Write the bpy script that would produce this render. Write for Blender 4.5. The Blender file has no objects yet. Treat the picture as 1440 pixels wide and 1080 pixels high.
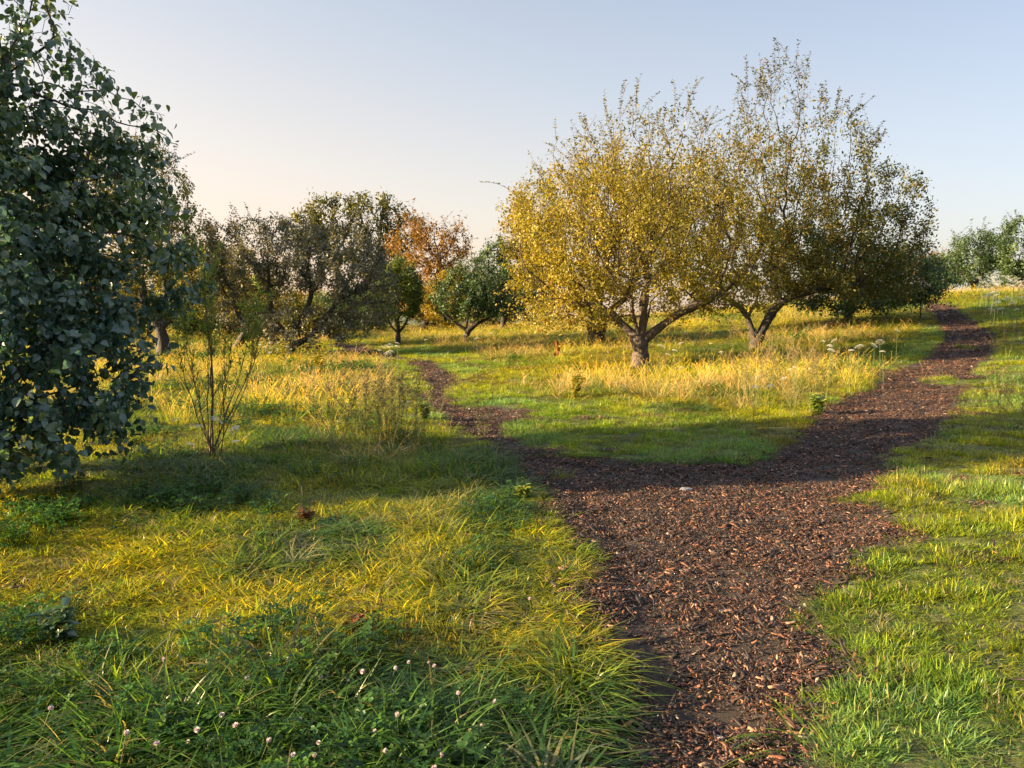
import bpy, math, random
import numpy as np
from math import radians as R, sin, cos, pi, tan, atan

# ------------------------------------------------------------------ camera, sky, sun, exposure
SC = bpy.context.scene
COL = SC.collection
EYE = 1.6
FPX = 1088.0                 # focal length in photo pixels (photo 1440 x 1080)
PITCH = math.atan(100 / FPX)
cam = bpy.data.cameras.new('camera')
cam_o = bpy.data.objects.new('camera', cam)
COL.objects.link(cam_o)
cam.sensor_width = 36
cam.lens = FPX / 1440 * 36
cam.clip_start = 0.05
cam.clip_end = 3000
cam_o.location = (0, 0, EYE)
cam_o.rotation_euler = (pi / 2 - PITCH, 0, 0)
SC.camera = cam_o

SUN_AZ = R(-97)              # clockwise from +Y (view direction); negative = left
SUN_EL = R(15)
w = bpy.data.worlds.new('World')
SC.world = w
w.use_nodes = True
nt = w.node_tree
nt.nodes.clear()
sky = nt.nodes.new('ShaderNodeTexSky')
sky.sky_type = 'NISHITA'
sky.sun_disc = False
sky.sun_elevation = SUN_EL
sky.sun_rotation = SUN_AZ
sky.altitude = 50
sky.air_density = 1.0
sky.dust_density = 2.5
sky.ozone_density = 2.5
hsv = nt.nodes.new('ShaderNodeHueSaturation')
hsv.inputs['Saturation'].default_value = 0.72
bg = nt.nodes.new('ShaderNodeBackground')
bg.inputs[1].default_value = 0.090
wo = nt.nodes.new('ShaderNodeOutputWorld')
nt.links.new(sky.outputs[0], hsv.inputs['Color'])
# low morning haze: pale blue above, peach towards the sunny horizon, blended over the physical sky
tc = nt.nodes.new('ShaderNodeTexCoord')
sp = nt.nodes.new('ShaderNodeSeparateXYZ'); nt.links.new(tc.outputs['Generated'], sp.inputs[0])
el = nt.nodes.new('ShaderNodeMath'); el.operation = 'MULTIPLY_ADD'; el.inputs[1].default_value = 1.0; nt.links.new(sp.outputs['Z'], el.inputs[0])
az = nt.nodes.new('ShaderNodeMath'); az.operation = 'MULTIPLY'; az.inputs[1].default_value = 0.22; nt.links.new(sp.outputs['X'], az.inputs[0])
nt.links.new(az.outputs[0], el.inputs[2])
cr = nt.nodes.new('ShaderNodeValToRGB'); nt.links.new(el.outputs[0], cr.inputs[0])
E_ = cr.color_ramp.elements
SKY = [(0.0, (2.2, 1.48, .95)), (.12, (1.72, 1.42, 1.10)), (.28, (1.16, 1.17, 1.20)), (.45, (.74, .87, 1.10)), (.56, (.80, .97, 1.3)), (1.0, (2.3, 2.45, 2.7))]  # last stop, overhead and out of view, brightened to lift shaded ground
while len(E_) < len(SKY): E_.new(.5)
for e_, (p_, c_) in zip(E_, SKY): e_.position = p_; e_.color = (*c_, 1)
mixs = nt.nodes.new('ShaderNodeMix'); mixs.data_type = 'RGBA'; mixs.inputs['Factor'].default_value = .75
nt.links.new(hsv.outputs[0], mixs.inputs['A']); nt.links.new(cr.outputs[0], mixs.inputs['B'])
nt.links.new(mixs.outputs['Result'], bg.inputs[0])
nt.links.new(bg.outputs[0], wo.inputs[0])

sl = bpy.data.lights.new('sun', 'SUN')
sl.energy = 5.0
sl.angle = R(0.7)
sl.color = (1.0, 0.74, 0.40)
so = bpy.data.objects.new('sun', sl)
COL.objects.link(so)
_sd = (sin(SUN_AZ) * cos(SUN_EL), cos(SUN_AZ) * cos(SUN_EL), sin(SUN_EL))   # towards the sun
from mathutils import Vector
so.rotation_euler = Vector(_sd).to_track_quat('Z', 'Y').to_euler()
so.location = (-20, 5, 15)

SC.view_settings.view_transform = 'Standard'
SC.view_settings.look = 'None'
SC.view_settings.exposure = 2.5
SC.view_settings.gamma = 1.0
SC.render.engine = 'CYCLES'
SC.cycles.max_bounces = 7
SC.cycles.diffuse_bounces = 3
SC.cycles.glossy_bounces = 2
SC.cycles.transmission_bounces = 4
SC.cycles.transparent_max_bounces = 4
SC.cycles.use_denoising = True

# ------------------------------------------------------------------ noise and terrain
def _hash(ix, iy, seed):
    h = (ix.astype(np.int64) * 374761393 + iy.astype(np.int64) * 668265263 + seed * 1274126177) & 0xffffffff
    h = ((h ^ (h >> 13)) * 1274126177) & 0xffffffff
    return ((h ^ (h >> 16)) & 0xffffff) / float(0xffffff)

def vn(x, y, seed=0):
    x = np.asarray(x, float); y = np.asarray(y, float)
    ix = np.floor(x); iy = np.floor(y)
    fx = x - ix; fy = y - iy
    fx = fx * fx * (3 - 2 * fx); fy = fy * fy * (3 - 2 * fy)
    a = _hash(ix, iy, seed); b = _hash(ix + 1, iy, seed)
    c = _hash(ix, iy + 1, seed); d = _hash(ix + 1, iy + 1, seed)
    return (a * (1 - fx) + b * fx) * (1 - fy) + (c * (1 - fx) + d * fx) * fy

def fbm(x, y, seed=0, octv=4):
    s = 0; a = 0.5; t = 0
    for k in range(octv):
        s = s + a * vn(x * 2 ** k + 17.3 * k, y * 2 ** k - 9.1 * k, seed + k); t += a; a *= 0.5
    return s / t

def sstep(a, b, x):
    t = np.clip((x - a) / (b - a), 0, 1)
    return t * t * (3 - 2 * t)

def soft(x, k):
    return np.logaddexp(0, x / k) * k

def terr(x, y):
    x = np.asarray(x, float); y = np.asarray(y, float)
    xx = np.minimum(x, 40)
    h = 0.030 * soft(xx - 0.5, 1.5) + 0.004 * np.clip(y, 0, 60)
    h = h + 1.75 * np.exp(-((x - 27) ** 2 / (2 * 17 ** 2) + (y - 44) ** 2 / (2 * 15 ** 2)))
    h = h + 0.55 * sstep(1.0, 7.0, x - (3.2 + 0.62 * (y - 5))) * sstep(60, 35, y)      # bank right of the path
    h = h + 0.10 * (fbm(x / 5, y / 5, 3) - 0.5) + 0.05 * (fbm(x / 1.1, y / 1.1, 8, 3) - 0.5)
    far = np.hypot(x, y)
    h = h - 3.0 * sstep(75, 200, far) * sstep(-40, 20, x)
    return h

def ray(px, py):
    """photo pixel -> unit direction"""
    dx = (px - 720) / FPX; dz = -(py - 540) / FPX
    v = np.array([dx, cos(PITCH) + dz * sin(PITCH), -sin(PITCH) + dz * cos(PITCH)])
    return v

def ground_at(px, py, far=140):
    v = ray(px, py); v = v / v[1]
    ys = np.concatenate([np.arange(1, 30, .02), np.arange(30, far, .1)])
    z = EYE + v[2] * ys
    d = z - terr(v[0] * ys, ys)
    k = np.argmax(d < 0)
    if d.min() > 0: k = np.argmin(d)
    y = ys[k]
    return float(v[0] * y), float(y)

def px_at(px, y):       # x world at depth y for pixel column
    return (px - 720) / FPX * y * 1.004
def z_at(py, y):
    v = ray(720, py); return EYE + v[2] / v[1] * y

# ------------------------------------------------------------------ the trodden path as a raster mask in world metres
path_main = [(815, 1080), (852, 1010), (848, 940), (845, 890), (825, 830), (832, 770), (790, 722), (757, 690), (727, 650), (690, 622),
             (650, 596), (628, 575), (700, 572), (742, 580), (700, 600), (722, 622), (770, 642), (850, 646), (960, 655), (1050, 652), (1110, 632),
             (1138, 595), (1180, 566), (1230, 540), (1280, 515), (1308, 498), (1326, 478), (1322, 452), (1300, 432), (1306, 426), (1345, 433),
             (1372, 452), (1398, 470), (1394, 500), (1372, 520), (1355, 545), (1338, 580), (1316, 615), (1240, 640), (1246, 664),
             (1228, 690), (1245, 718), (1262, 745), (1245, 765), (1195, 775), (1178, 812), (1150, 850), (1146, 882), (1170, 920),
             (1190, 958), (1130, 975), (1115, 1015), (1140, 1080)]
path_left = [(640, 600), (600, 565), (608, 548), (590, 530), (596, 522), (580, 510), (600, 508), (622, 517), (640, 530), (628, 545), (622, 560), (660, 590)]
path_far = [(560, 507), (520, 500), (490, 494), (470, 487), (478, 482), (505, 487), (540, 497), (590, 508)]
X0, X1, Y0, Y1, DX = -16.0, 26.0, -2.0, 46.0, 0.05
gx = np.arange(X0, X1, DX); gy = np.arange(Y0, Y1, DX)
GX, GY = np.meshgrid(gx, gy)
def inpoly(px, py, poly):
    c = np.zeros(px.shape, bool)
    n = len(poly)
    for i in range(n):
        x1, y1 = poly[i]; x2, y2 = poly[(i + 1) % n]
        if y1 == y2: continue
        cond = ((y1 > py) != (y2 > py)) & (px < (x2 - x1) * (py - y1) / (y2 - y1) + x1)
        c ^= cond
    return c
wm = [ground_at(*p) for p in path_main]
wm = [(0.08, -2)] + [(0.15, 1.0)] + wm + [(0.95, 1.0), (0.9, -2)]
M = inpoly(GX, GY, wm) | inpoly(GX, GY, [ground_at(*p) for p in path_left]) | inpoly(GX, GY, [ground_at(*p) for p in path_far])
for (cx, cy, rx, ry) in [(790, 662, 20, 5), (1335, 537, 40, 8), (1360, 487, 16, 3), (1210, 700, 34, 4), (850, 632, 60, 7)]:      # grass islands
    (ax, ay), (bx, by) = ground_at(cx - rx, cy), ground_at(cx + rx, cy)
    _, ya = ground_at(cx, cy + ry); _, yb = ground_at(cx, cy - ry)
    mx, my = (ax + bx) / 2, (ya + yb) / 2
    if cy != 632:
        M &= ~((((GX - mx) / ((bx - ax) / 2 + .01)) ** 2 + ((GY - my) / ((yb - ya) / 2 + .05)) ** 2) < 1)
M = M.astype(float)
def blur(m, k):
    for ax in (0, 1):
        p = np.pad(m, [(k, k) if a == ax else (0, 0) for a in (0, 1)], mode='edge')
        c = np.cumsum(p, axis=ax)
        c = np.insert(c, 0, 0, axis=ax)
        n = m.shape[ax]
        m = (np.take(c, range(2 * k + 1, 2 * k + 1 + n), axis=ax) - np.take(c, range(0, n), axis=ax)) / (2 * k + 1)
    return m
MS = blur(blur(M, 1), 1)
MW = blur(blur(M, 5), 5)
MWW = blur(blur(M, 14), 14)
MW3 = blur(blur(M, 24), 24)
def samp(m, x, y):
    x = np.asarray(x, float); y = np.asarray(y, float)
    fx = np.clip((x - X0) / DX, 0, len(gx) - 1.001); fy = np.clip((y - Y0) / DX, 0, len(gy) - 1.001)
    ix = fx.astype(int); iy = fy.astype(int); fx = fx - ix; fy = fy - iy
    out = (m[iy, ix] * (1 - fx) + m[iy, ix + 1] * fx) * (1 - fy) + (m[iy + 1, ix] * (1 - fx) + m[iy + 1, ix + 1] * fx) * fy
    ins = (x > X0) & (x < X1) & (y > Y0) & (y < Y1)
    return np.where(ins, out, 0)
def pathness(x, y):
    return samp(MS, x, y) + 0.55 * (fbm(x * 2.6, y * 2.6, 21, 3) - 0.5) + .5 * (fbm(x * 7, y * 7, 22, 2) - .5)
def H(x, y):
    return terr(x, y) - 0.06 * sstep(.2, .9, samp(MW, x, y))
def Hs(x, y): return float(H(np.array([x]), np.array([y]))[0])

# ------------------------------------------------------------------ mesh helpers
def mesh_from(name, verts, faces, mats=(), attrs=None, smooth=False, mat_idx=None, uv_none=True):
    """faces: list of arrays (n,k)"""
    me = bpy.data.meshes.new(name)
    verts = np.asarray(verts, np.float32)
    me.vertices.add(len(verts)); me.vertices.foreach_set('co', verts.ravel())
    fl = [np.asarray(f, np.int32) for f in faces if len(f)]
    tot = sum(len(f) for f in fl); nl = sum(f.size for f in fl)
    me.loops.add(nl); me.polygons.add(tot)
    me.loops.foreach_set('vertex_index', np.concatenate([f.ravel() for f in fl]))
    sizes = np.concatenate([np.full(len(f), f.shape[1], np.int32) for f in fl])
    me.polygons.foreach_set('loop_start', np.concatenate([[0], np.cumsum(sizes)[:-1]]).astype(np.int32))
    if smooth: me.polygons.foreach_set('use_smooth', np.ones(tot, bool))
    for m in mats: me.materials.append(m)
    if mat_idx is not None: me.polygons.foreach_set('material_index', np.asarray(mat_idx, np.int32))
    for k, v in (attrs or {}).items():
        a = me.attributes.new(k, 'FLOAT', 'POINT'); a.data.foreach_set('value', np.asarray(v, np.float32))
    me.update(calc_edges=True)
    return me
def obj(name, me, parent=None, loc=None):
    o = bpy.data.objects.new(name, me); COL.objects.link(o)
    if parent: o.parent = parent
    if loc is not None: o.location = loc
    return o
def empty(name, loc, label, cat, group=None):
    o = bpy.data.objects.new(name, None); COL.objects.link(o); o.location = loc
    o.empty_display_size = .2
    return tag(o, label, cat, group)
def tag(o, label=None, cat=None, group=None, kind=None):
    if label: o['label'] = label
    if cat: o['category'] = cat
    if group: o['group'] = group
    if kind: o['kind'] = kind
    return o

class MB:
    """collects pieces as numpy blocks"""
    def __init__(s): s.v = []; s.f = {}; s.n = 0; s.at = {}
    def add(s, v, faces, **at):
        v = np.asarray(v, float)
        for f in faces:
            f = np.asarray(f)
            if len(f): s.f.setdefault(f.shape[1], []).append(f + s.n)
        s.v.append(v)
        for k, a in at.items(): s.at.setdefault(k, []).append(np.broadcast_to(np.asarray(a, float), (len(v),)).copy())
        s.n += len(v)
    def mesh(s, name, mats, smooth=False):
        return mesh_from(name, np.concatenate(s.v), [np.concatenate(x) for x in s.f.values()], mats, {k: np.concatenate(a) for k, a in s.at.items()}, smooth)

def tube(mb, pts, rad, sides=6, cap=False, **at):
    pts = np.asarray(pts, float); n = len(pts)
    rad = np.broadcast_to(np.asarray(rad, float), (n,))
    t = np.gradient(pts, axis=0); t /= np.linalg.norm(t, axis=1)[:, None] + 1e-9
    up = np.array([0.31, 0.95, 0.05]) if abs(t[0][1]) < .9 else np.array([1, 0, 0.])
    V = []
    u = np.cross(t[0], up); u /= np.linalg.norm(u)
    ang = np.arange(sides) * 2 * pi / sides
    for i in range(n):
        u = u - t[i] * np.dot(u, t[i]); u /= np.linalg.norm(u) + 1e-9
        v = np.cross(t[i], u)
        V.append(pts[i] + rad[i] * (np.cos(ang)[:, None] * u + np.sin(ang)[:, None] * v))
    V = np.concatenate(V)
    i = np.arange(n - 1)[:, None] * sides; j = np.arange(sides)[None, :]; j2 = (j + 1) % sides
    F = np.stack([i + j, i + j2, i + sides + j2, i + sides + j], -1).reshape(-1, 4)
    fs = [F]
    if cap and sides >= 3: fs.append((np.arange(sides) + (n - 1) * sides)[None, :])
    mb.add(V, fs, **at)

# ------------------------------------------------------------------ materials
def newmat(name):
    m = bpy.data.materials.new(name); m.use_nodes = True
    m.node_tree.nodes.clear()
    return m, m.node_tree
def N(nt, typ, **kw):
    n = nt.nodes.new(typ)
    for k, v in kw.items():
        if k.startswith('i_'): n.inputs[k[2:]].default_value = v
        else: setattr(n, k, v)
    return n
def ramp(nt, stops, fac=None, interp='LINEAR'):
    r = nt.nodes.new('ShaderNodeValToRGB'); cr = r.color_ramp; cr.interpolation = interp
    while len(cr.elements) < len(stops): cr.elements.new(0.5)
    for e, (p, c) in zip(cr.elements, stops): e.position = p; e.color = (*c, 1)
    if fac is not None: nt.links.new(fac, r.inputs[0])
    return r

def leaf_mat(name, stops, trans=0.45, rough=0.45, tcol=(1.25, 1.15, 0.5), spec=0.4):
    """leaf: per-leaf colour from attribute 'rnd', thin translucent"""
    m, t = newmat(name)
    at = N(t, 'ShaderNodeAttribute', attribute_name='rnd')
    r = ramp(t, stops, at.outputs['Fac'])
    pb = N(t, 'ShaderNodeBsdfPrincipled'); pb.inputs['Roughness'].default_value = rough
    pb.inputs['Specular IOR Level'].default_value = spec
    t.links.new(r.outputs[0], pb.inputs['Base Color'])
    mul = N(t, 'ShaderNodeMix', data_type='RGBA', blend_type='MULTIPLY'); mul.inputs['Factor'].default_value = 1
    mul.inputs['B'].default_value = (*tcol, 1)
    t.links.new(r.outputs[0], mul.inputs['A'])
    tr = N(t, 'ShaderNodeBsdfTranslucent'); t.links.new(mul.outputs['Result'], tr.inputs[0])
    mx = N(t, 'ShaderNodeMixShader'); mx.inputs[0].default_value = trans
    t.links.new(pb.outputs[0], mx.inputs[1]); t.links.new(tr.outputs[0], mx.inputs[2])
    o = N(t, 'ShaderNodeOutputMaterial'); t.links.new(mx.outputs[0], o.inputs[0])
    return m

def grass_mat(name, trans=0.4, rough=0.42, base=(0.35, 0.30, 0.16), tip=(1.5, 1.25, 0.8)):
    """blade: instance tint x per-blade variation, paler dry tip"""
    m, t = newmat(name)
    ti = N(t, 'ShaderNodeAttribute', attribute_name='tint', attribute_type='INSTANCER')
    br = N(t, 'ShaderNodeAttribute', attribute_name='brnd')
    tt = N(t, 'ShaderNodeAttribute', attribute_name='t')
    var = ramp(t, [(0, (0.35, 0.60, 0.7)), (.4, (.85, .95, .95)), (.75, (1.5, 1.35, .8)), (.9, (2.2, 1.7, 1.5)), (1, (3.6, 2.7, 4.0))], br.outputs['Fac'])
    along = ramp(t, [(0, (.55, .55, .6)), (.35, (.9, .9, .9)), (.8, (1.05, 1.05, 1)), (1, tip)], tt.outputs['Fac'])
    a = N(t, 'ShaderNodeMix', data_type='RGBA', blend_type='MULTIPLY'); a.inputs['Factor'].default_value = 1
    b = N(t, 'ShaderNodeMix', data_type='RGBA', blend_type='MULTIPLY'); b.inputs['Factor'].default_value = 1
    t.links.new(ti.outputs['Color'], a.inputs['A']); t.links.new(var.outputs[0], a.inputs['B'])
    t.links.new(a.outputs['Result'], b.inputs['A']); t.links.new(along.outputs[0], b.inputs['B'])
    pb = N(t, 'ShaderNodeBsdfPrincipled'); pb.inputs['Roughness'].default_value = rough
    pb.inputs['Specular IOR Level'].default_value = 0.4
    t.links.new(b.outputs['Result'], pb.inputs['Base Color'])
    c = N(t, 'ShaderNodeMix', data_type='RGBA', blend_type='MULTIPLY'); c.inputs['Factor'].default_value = 1
    c.inputs['B'].default_value = (1.3, 1.2, 0.55, 1)
    t.links.new(b.outputs['Result'], c.inputs['A'])
    tr = N(t, 'ShaderNodeBsdfTranslucent'); t.links.new(c.outputs['Result'], tr.inputs[0])
    mx = N(t, 'ShaderNodeMixShader'); mx.inputs[0].default_value = trans
    t.links.new(pb.outputs[0], mx.inputs[1]); t.links.new(tr.outputs[0], mx.inputs[2])
    o = N(t, 'ShaderNodeOutputMaterial'); t.links.new(mx.outputs[0], o.inputs[0])
    return m

def bark_mat(name, c1, c2, scale=9):
    m, t = newmat(name)
    tc = N(t, 'ShaderNodeTexCoord')
    mp = N(t, 'ShaderNodeMapping'); mp.inputs['Scale'].default_value = (1, 1, .28)
    t.links.new(tc.outputs['Object'], mp.inputs[0])
    n1 = N(t, 'ShaderNodeTexNoise'); n1.inputs['Scale'].default_value = scale * 2.5; n1.inputs['Detail'].default_value = 6
    t.links.new(mp.outputs[0], n1.inputs['Vector'])
    n2 = N(t, 'ShaderNodeTexNoise'); n2.inputs['Scale'].default_value = scale * .6; n2.inputs['Detail'].default_value = 3
    t.links.new(tc.outputs['Object'], n2.inputs['Vector'])
    ad = N(t, 'ShaderNodeMath', operation='MULTIPLY_ADD'); ad.inputs[1].default_value = .6
    t.links.new(n1.outputs['Fac'], ad.inputs[0])
    m2 = N(t, 'ShaderNodeMath', operation='MULTIPLY'); m2.inputs[1].default_value = .4
    t.links.new(n2.outputs['Fac'], m2.inputs[0]); t.links.new(m2.outputs[0], ad.inputs[2])
    r = ramp(t, [(.36, c1), (.66, c2)], ad.outputs[0])
    pb = N(t, 'ShaderNodeBsdfPrincipled'); pb.inputs['Roughness'].default_value = .85
    t.links.new(r.outputs[0], pb.inputs['Base Color'])
    bp = N(t, 'ShaderNodeBump'); bp.inputs['Strength'].default_value = .9; bp.inputs['Distance'].default_value = .03
    t.links.new(n1.outputs['Fac'], bp.inputs['Height']); t.links.new(bp.outputs[0], pb.inputs['Normal'])
    o = N(t, 'ShaderNodeOutputMaterial'); t.links.new(pb.outputs[0], o.inputs[0])
    return m

def noise_mat(name, stops, scale, rough=.9, bump=.5, bdist=.02, detail=8, coord='Object'):
    m, t = newmat(name)
    tc = N(t, 'ShaderNodeTexCoord')
    n1 = N(t, 'ShaderNodeTexNoise'); n1.inputs['Scale'].default_value = scale; n1.inputs['Detail'].default_value = detail
    n1.inputs['Roughness'].default_value = .7
    t.links.new(tc.outputs[coord], n1.inputs['Vector'])
    r = ramp(t, stops, n1.outputs['Fac'])
    pb = N(t, 'ShaderNodeBsdfPrincipled'); pb.inputs['Roughness'].default_value = rough
    t.links.new(r.outputs[0], pb.inputs['Base Color'])
    bp = N(t, 'ShaderNodeBump'); bp.inputs['Strength'].default_value = bump; bp.inputs['Distance'].default_value = bdist
    t.links.new(n1.outputs['Fac'], bp.inputs['Height']); t.links.new(bp.outputs[0], pb.inputs['Normal'])
    o = N(t, 'ShaderNodeOutputMaterial'); t.links.new(pb.outputs[0], o.inputs[0])
    return m

def flat_mat(name, c, rough=.6, trans=0):
    m, t = newmat(name)
    pb = N(t, 'ShaderNodeBsdfPrincipled'); pb.inputs['Roughness'].default_value = rough; pb.inputs['Base Color'].default_value = (*c, 1)
    o = N(t, 'ShaderNodeOutputMaterial')
    if trans:
        tr = N(t, 'ShaderNodeBsdfTranslucent'); tr.inputs[0].default_value = (*c, 1)
        mx = N(t, 'ShaderNodeMixShader'); mx.inputs[0].default_value = trans
        t.links.new(pb.outputs[0], mx.inputs[1]); t.links.new(tr.outputs[0], mx.inputs[2]); t.links.new(mx.outputs[0], o.inputs[0])
    else: t.links.new(pb.outputs[0], o.inputs[0])
    return m

M_soil = noise_mat('meadow_soil', [(.32, (.022, .018, .010)), (.47, (.045, .055, .014)), (.56, (.10, .12, .022)), (.68, (.16, .13, .05))], 14.0, bump=1, bdist=.05, detail=12)
M_mulch = noise_mat('mulch_soil', [(.3, (.010, .007, .006)), (.5, (.030, .020, .015)), (.60, (.060, .036, .025)), (.70, (.15, .10, .075))], 130, bump=1, bdist=.03, detail=12)
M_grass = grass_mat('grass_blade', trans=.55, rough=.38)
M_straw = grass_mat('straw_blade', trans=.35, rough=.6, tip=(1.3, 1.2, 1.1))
M_bark = bark_mat('apple_bark', (.022, .016, .013), (.115, .085, .066))
M_bark_dark = bark_mat('dark_bark', (.012, .010, .009), (.055, .043, .038))
M_bark_twig = bark_mat('young_bark', (.05, .035, .022), (.15, .11, .06), 20)

# chip material: per-chip colour
m, t = newmat('wood_chip')
at = N(t, 'ShaderNodeAttribute', attribute_name='brnd')
r = ramp(t, [(0, (.010, .007, .006)), (.40, (.027, .013, .009)), (.64, (.075, .029, .016)), (.80, (.16, .058, .026)), (.92, (.24, .10, .048)), (.975, (.27, .17, .11)), (1, (.24, .22, .21))], at.outputs['Fac'])
pb = N(t, 'ShaderNodeBsdfPrincipled'); pb.inputs['Roughness'].default_value = .62
tc = N(t, 'ShaderNodeTexCoord'); nz = N(t, 'ShaderNodeTexNoise'); nz.inputs['Scale'].default_value = 160
t.links.new(tc.outputs['Object'], nz.inputs['Vector'])
bp = N(t, 'ShaderNodeBump'); bp.inputs['Strength'].default_value = .6; bp.inputs['Distance'].default_value = .002
t.links.new(nz.outputs['Fac'], bp.inputs['Height']); t.links.new(bp.outputs[0], pb.inputs['Normal'])
t.links.new(r.outputs[0], pb.inputs['Base Color'])
o = N(t, 'ShaderNodeOutputMaterial'); t.links.new(pb.outputs[0], o.inputs[0])
M_chip = m

# ------------------------------------------------------------------ ground and path
def lines(a, b, c, fine, grow):
    out = [c]; s = fine; x = c
    while x < b:
        x += s; out.append(x)
        if x - c > 9: s *= grow
    s = fine; x = c; left = []
    while x > a:
        x -= s; left.append(x)
        if c - x > 9: s *= grow
    return np.array(left[::-1] + out)
lx = lines(-700, 700, 2.0, .09, 1.022); ly = lines(-500, 1200, 6.0, .09, 1.018)
LX, LY = np.meshgrid(lx, ly)
Z = H(LX, LY)
nx, ny = len(lx), len(ly)
i = (np.arange(ny - 1)[:, None] * nx + np.arange(nx - 1)[None, :]).ravel()
me = mesh_from('ground', np.stack([LX, LY, Z], -1).reshape(-1, 3), [np.stack([i, i + 1, i + nx + 1, i + nx], -1)], [M_soil], smooth=True)
ground = tag(obj('ground', me), kind='structure')

pn = samp(MS, GX, GY) + 0.55 * (fbm(GX * 2.6, GY * 2.6, 21, 3) - .5)
pm = (pn > 0.36)
PZ = H(GX, GY) + 0.012 + 0.012 * (fbm(GX * 6, GY * 6, 31, 3) - .5)
ok = pm[:-1, :-1]
iy, ix = np.nonzero(ok)
W_ = len(gx)
q = np.stack([iy * W_ + ix, iy * W_ + ix + 1, (iy + 1) * W_ + ix + 1, (iy + 1) * W_ + ix], -1)
uq, inv = np.unique(q, return_inverse=True)
P = np.stack([GX, GY, PZ], -1).reshape(-1, 3)[uq]
me = mesh_from('path', P, [inv.reshape(q.shape)], [M_mulch], smooth=True)
tag(obj('path', me), kind='structure')

# ------------------------------------------------------------------ scatter helper (stuff only)
rng = np.random.default_rng(7)
def scatter(name, pts, yaw, tilt, scl, tint, idx, sources, label=None, cat=None):
    n = len(pts)
    me = bpy.data.meshes.new(name)
    me.vertices.add(n); me.vertices.foreach_set('co', np.asarray(pts, np.float32).ravel())
    a = me.attributes.new('rot', 'FLOAT_VECTOR', 'POINT')
    rot = np.stack([tilt * np.cos(yaw * 3.1), tilt * np.sin(yaw * 3.1), yaw], -1); a.data.foreach_set('vector', rot.astype(np.float32).ravel())
    a = me.attributes.new('scl', 'FLOAT_VECTOR', 'POINT'); a.data.foreach_set('vector', np.asarray(scl, np.float32).ravel())
    a = me.attributes.new('tint', 'FLOAT_COLOR', 'POINT')
    a.data.foreach_set('color', np.concatenate([tint, np.ones((n, 1))], 1).astype(np.float32).ravel())
    a = me.attributes.new('idx', 'INT', 'POINT'); a.data.foreach_set('value', np.asarray(idx, np.int32))
    me.update()
    o = obj(name, me)
    c = bpy.data.collections.new(name + '_kinds')
    for k, sm in enumerate(sources):
        c.objects.link(bpy.data.objects.new(f'{name}_{chr(97 + k)}', sm))
    g = bpy.data.node_groups.new(name, 'GeometryNodeTree')
    g.interface.new_socket('Geometry', in_out='INPUT', socket_type='NodeSocketGeometry')
    g.interface.new_socket('Geometry', in_out='OUTPUT', socket_type='NodeSocketGeometry')
    gi = g.nodes.new('NodeGroupInput'); go = g.nodes.new('NodeGroupOutput')
    ci = g.nodes.new('GeometryNodeCollectionInfo'); ci.inputs['Collection'].default_value = c
    ci.inputs['Separate Children'].default_value = True; ci.inputs['Reset Children'].default_value = True
    ip = g.nodes.new('GeometryNodeInstanceOnPoints'); ip.inputs['Pick Instance'].default_value = True
    def na(nm, dt):
        x = g.nodes.new('GeometryNodeInputNamedAttribute'); x.data_type = dt; x.inputs['Name'].default_value = nm; return x.outputs['Attribute']
    g.links.new(gi.outputs[0], ip.inputs['Points']); g.links.new(ci.outputs[0], ip.inputs['Instance'])
    er = g.nodes.new('FunctionNodeEulerToRotation')
    g.links.new(na('rot', 'FLOAT_VECTOR'), er.inputs[0]); g.links.new(er.outputs[0], ip.inputs['Rotation'])
    g.links.new(na('scl', 'FLOAT_VECTOR'), ip.inputs['Scale']); g.links.new(na('idx', 'INT'), ip.inputs['Instance Index'])
    g.links.new(ip.outputs[0], go.inputs[0])
    md = o.modifiers.new('scatter', 'NODES'); md.node_group = g
    tag(o, label, cat, kind='stuff')
    return o

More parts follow.
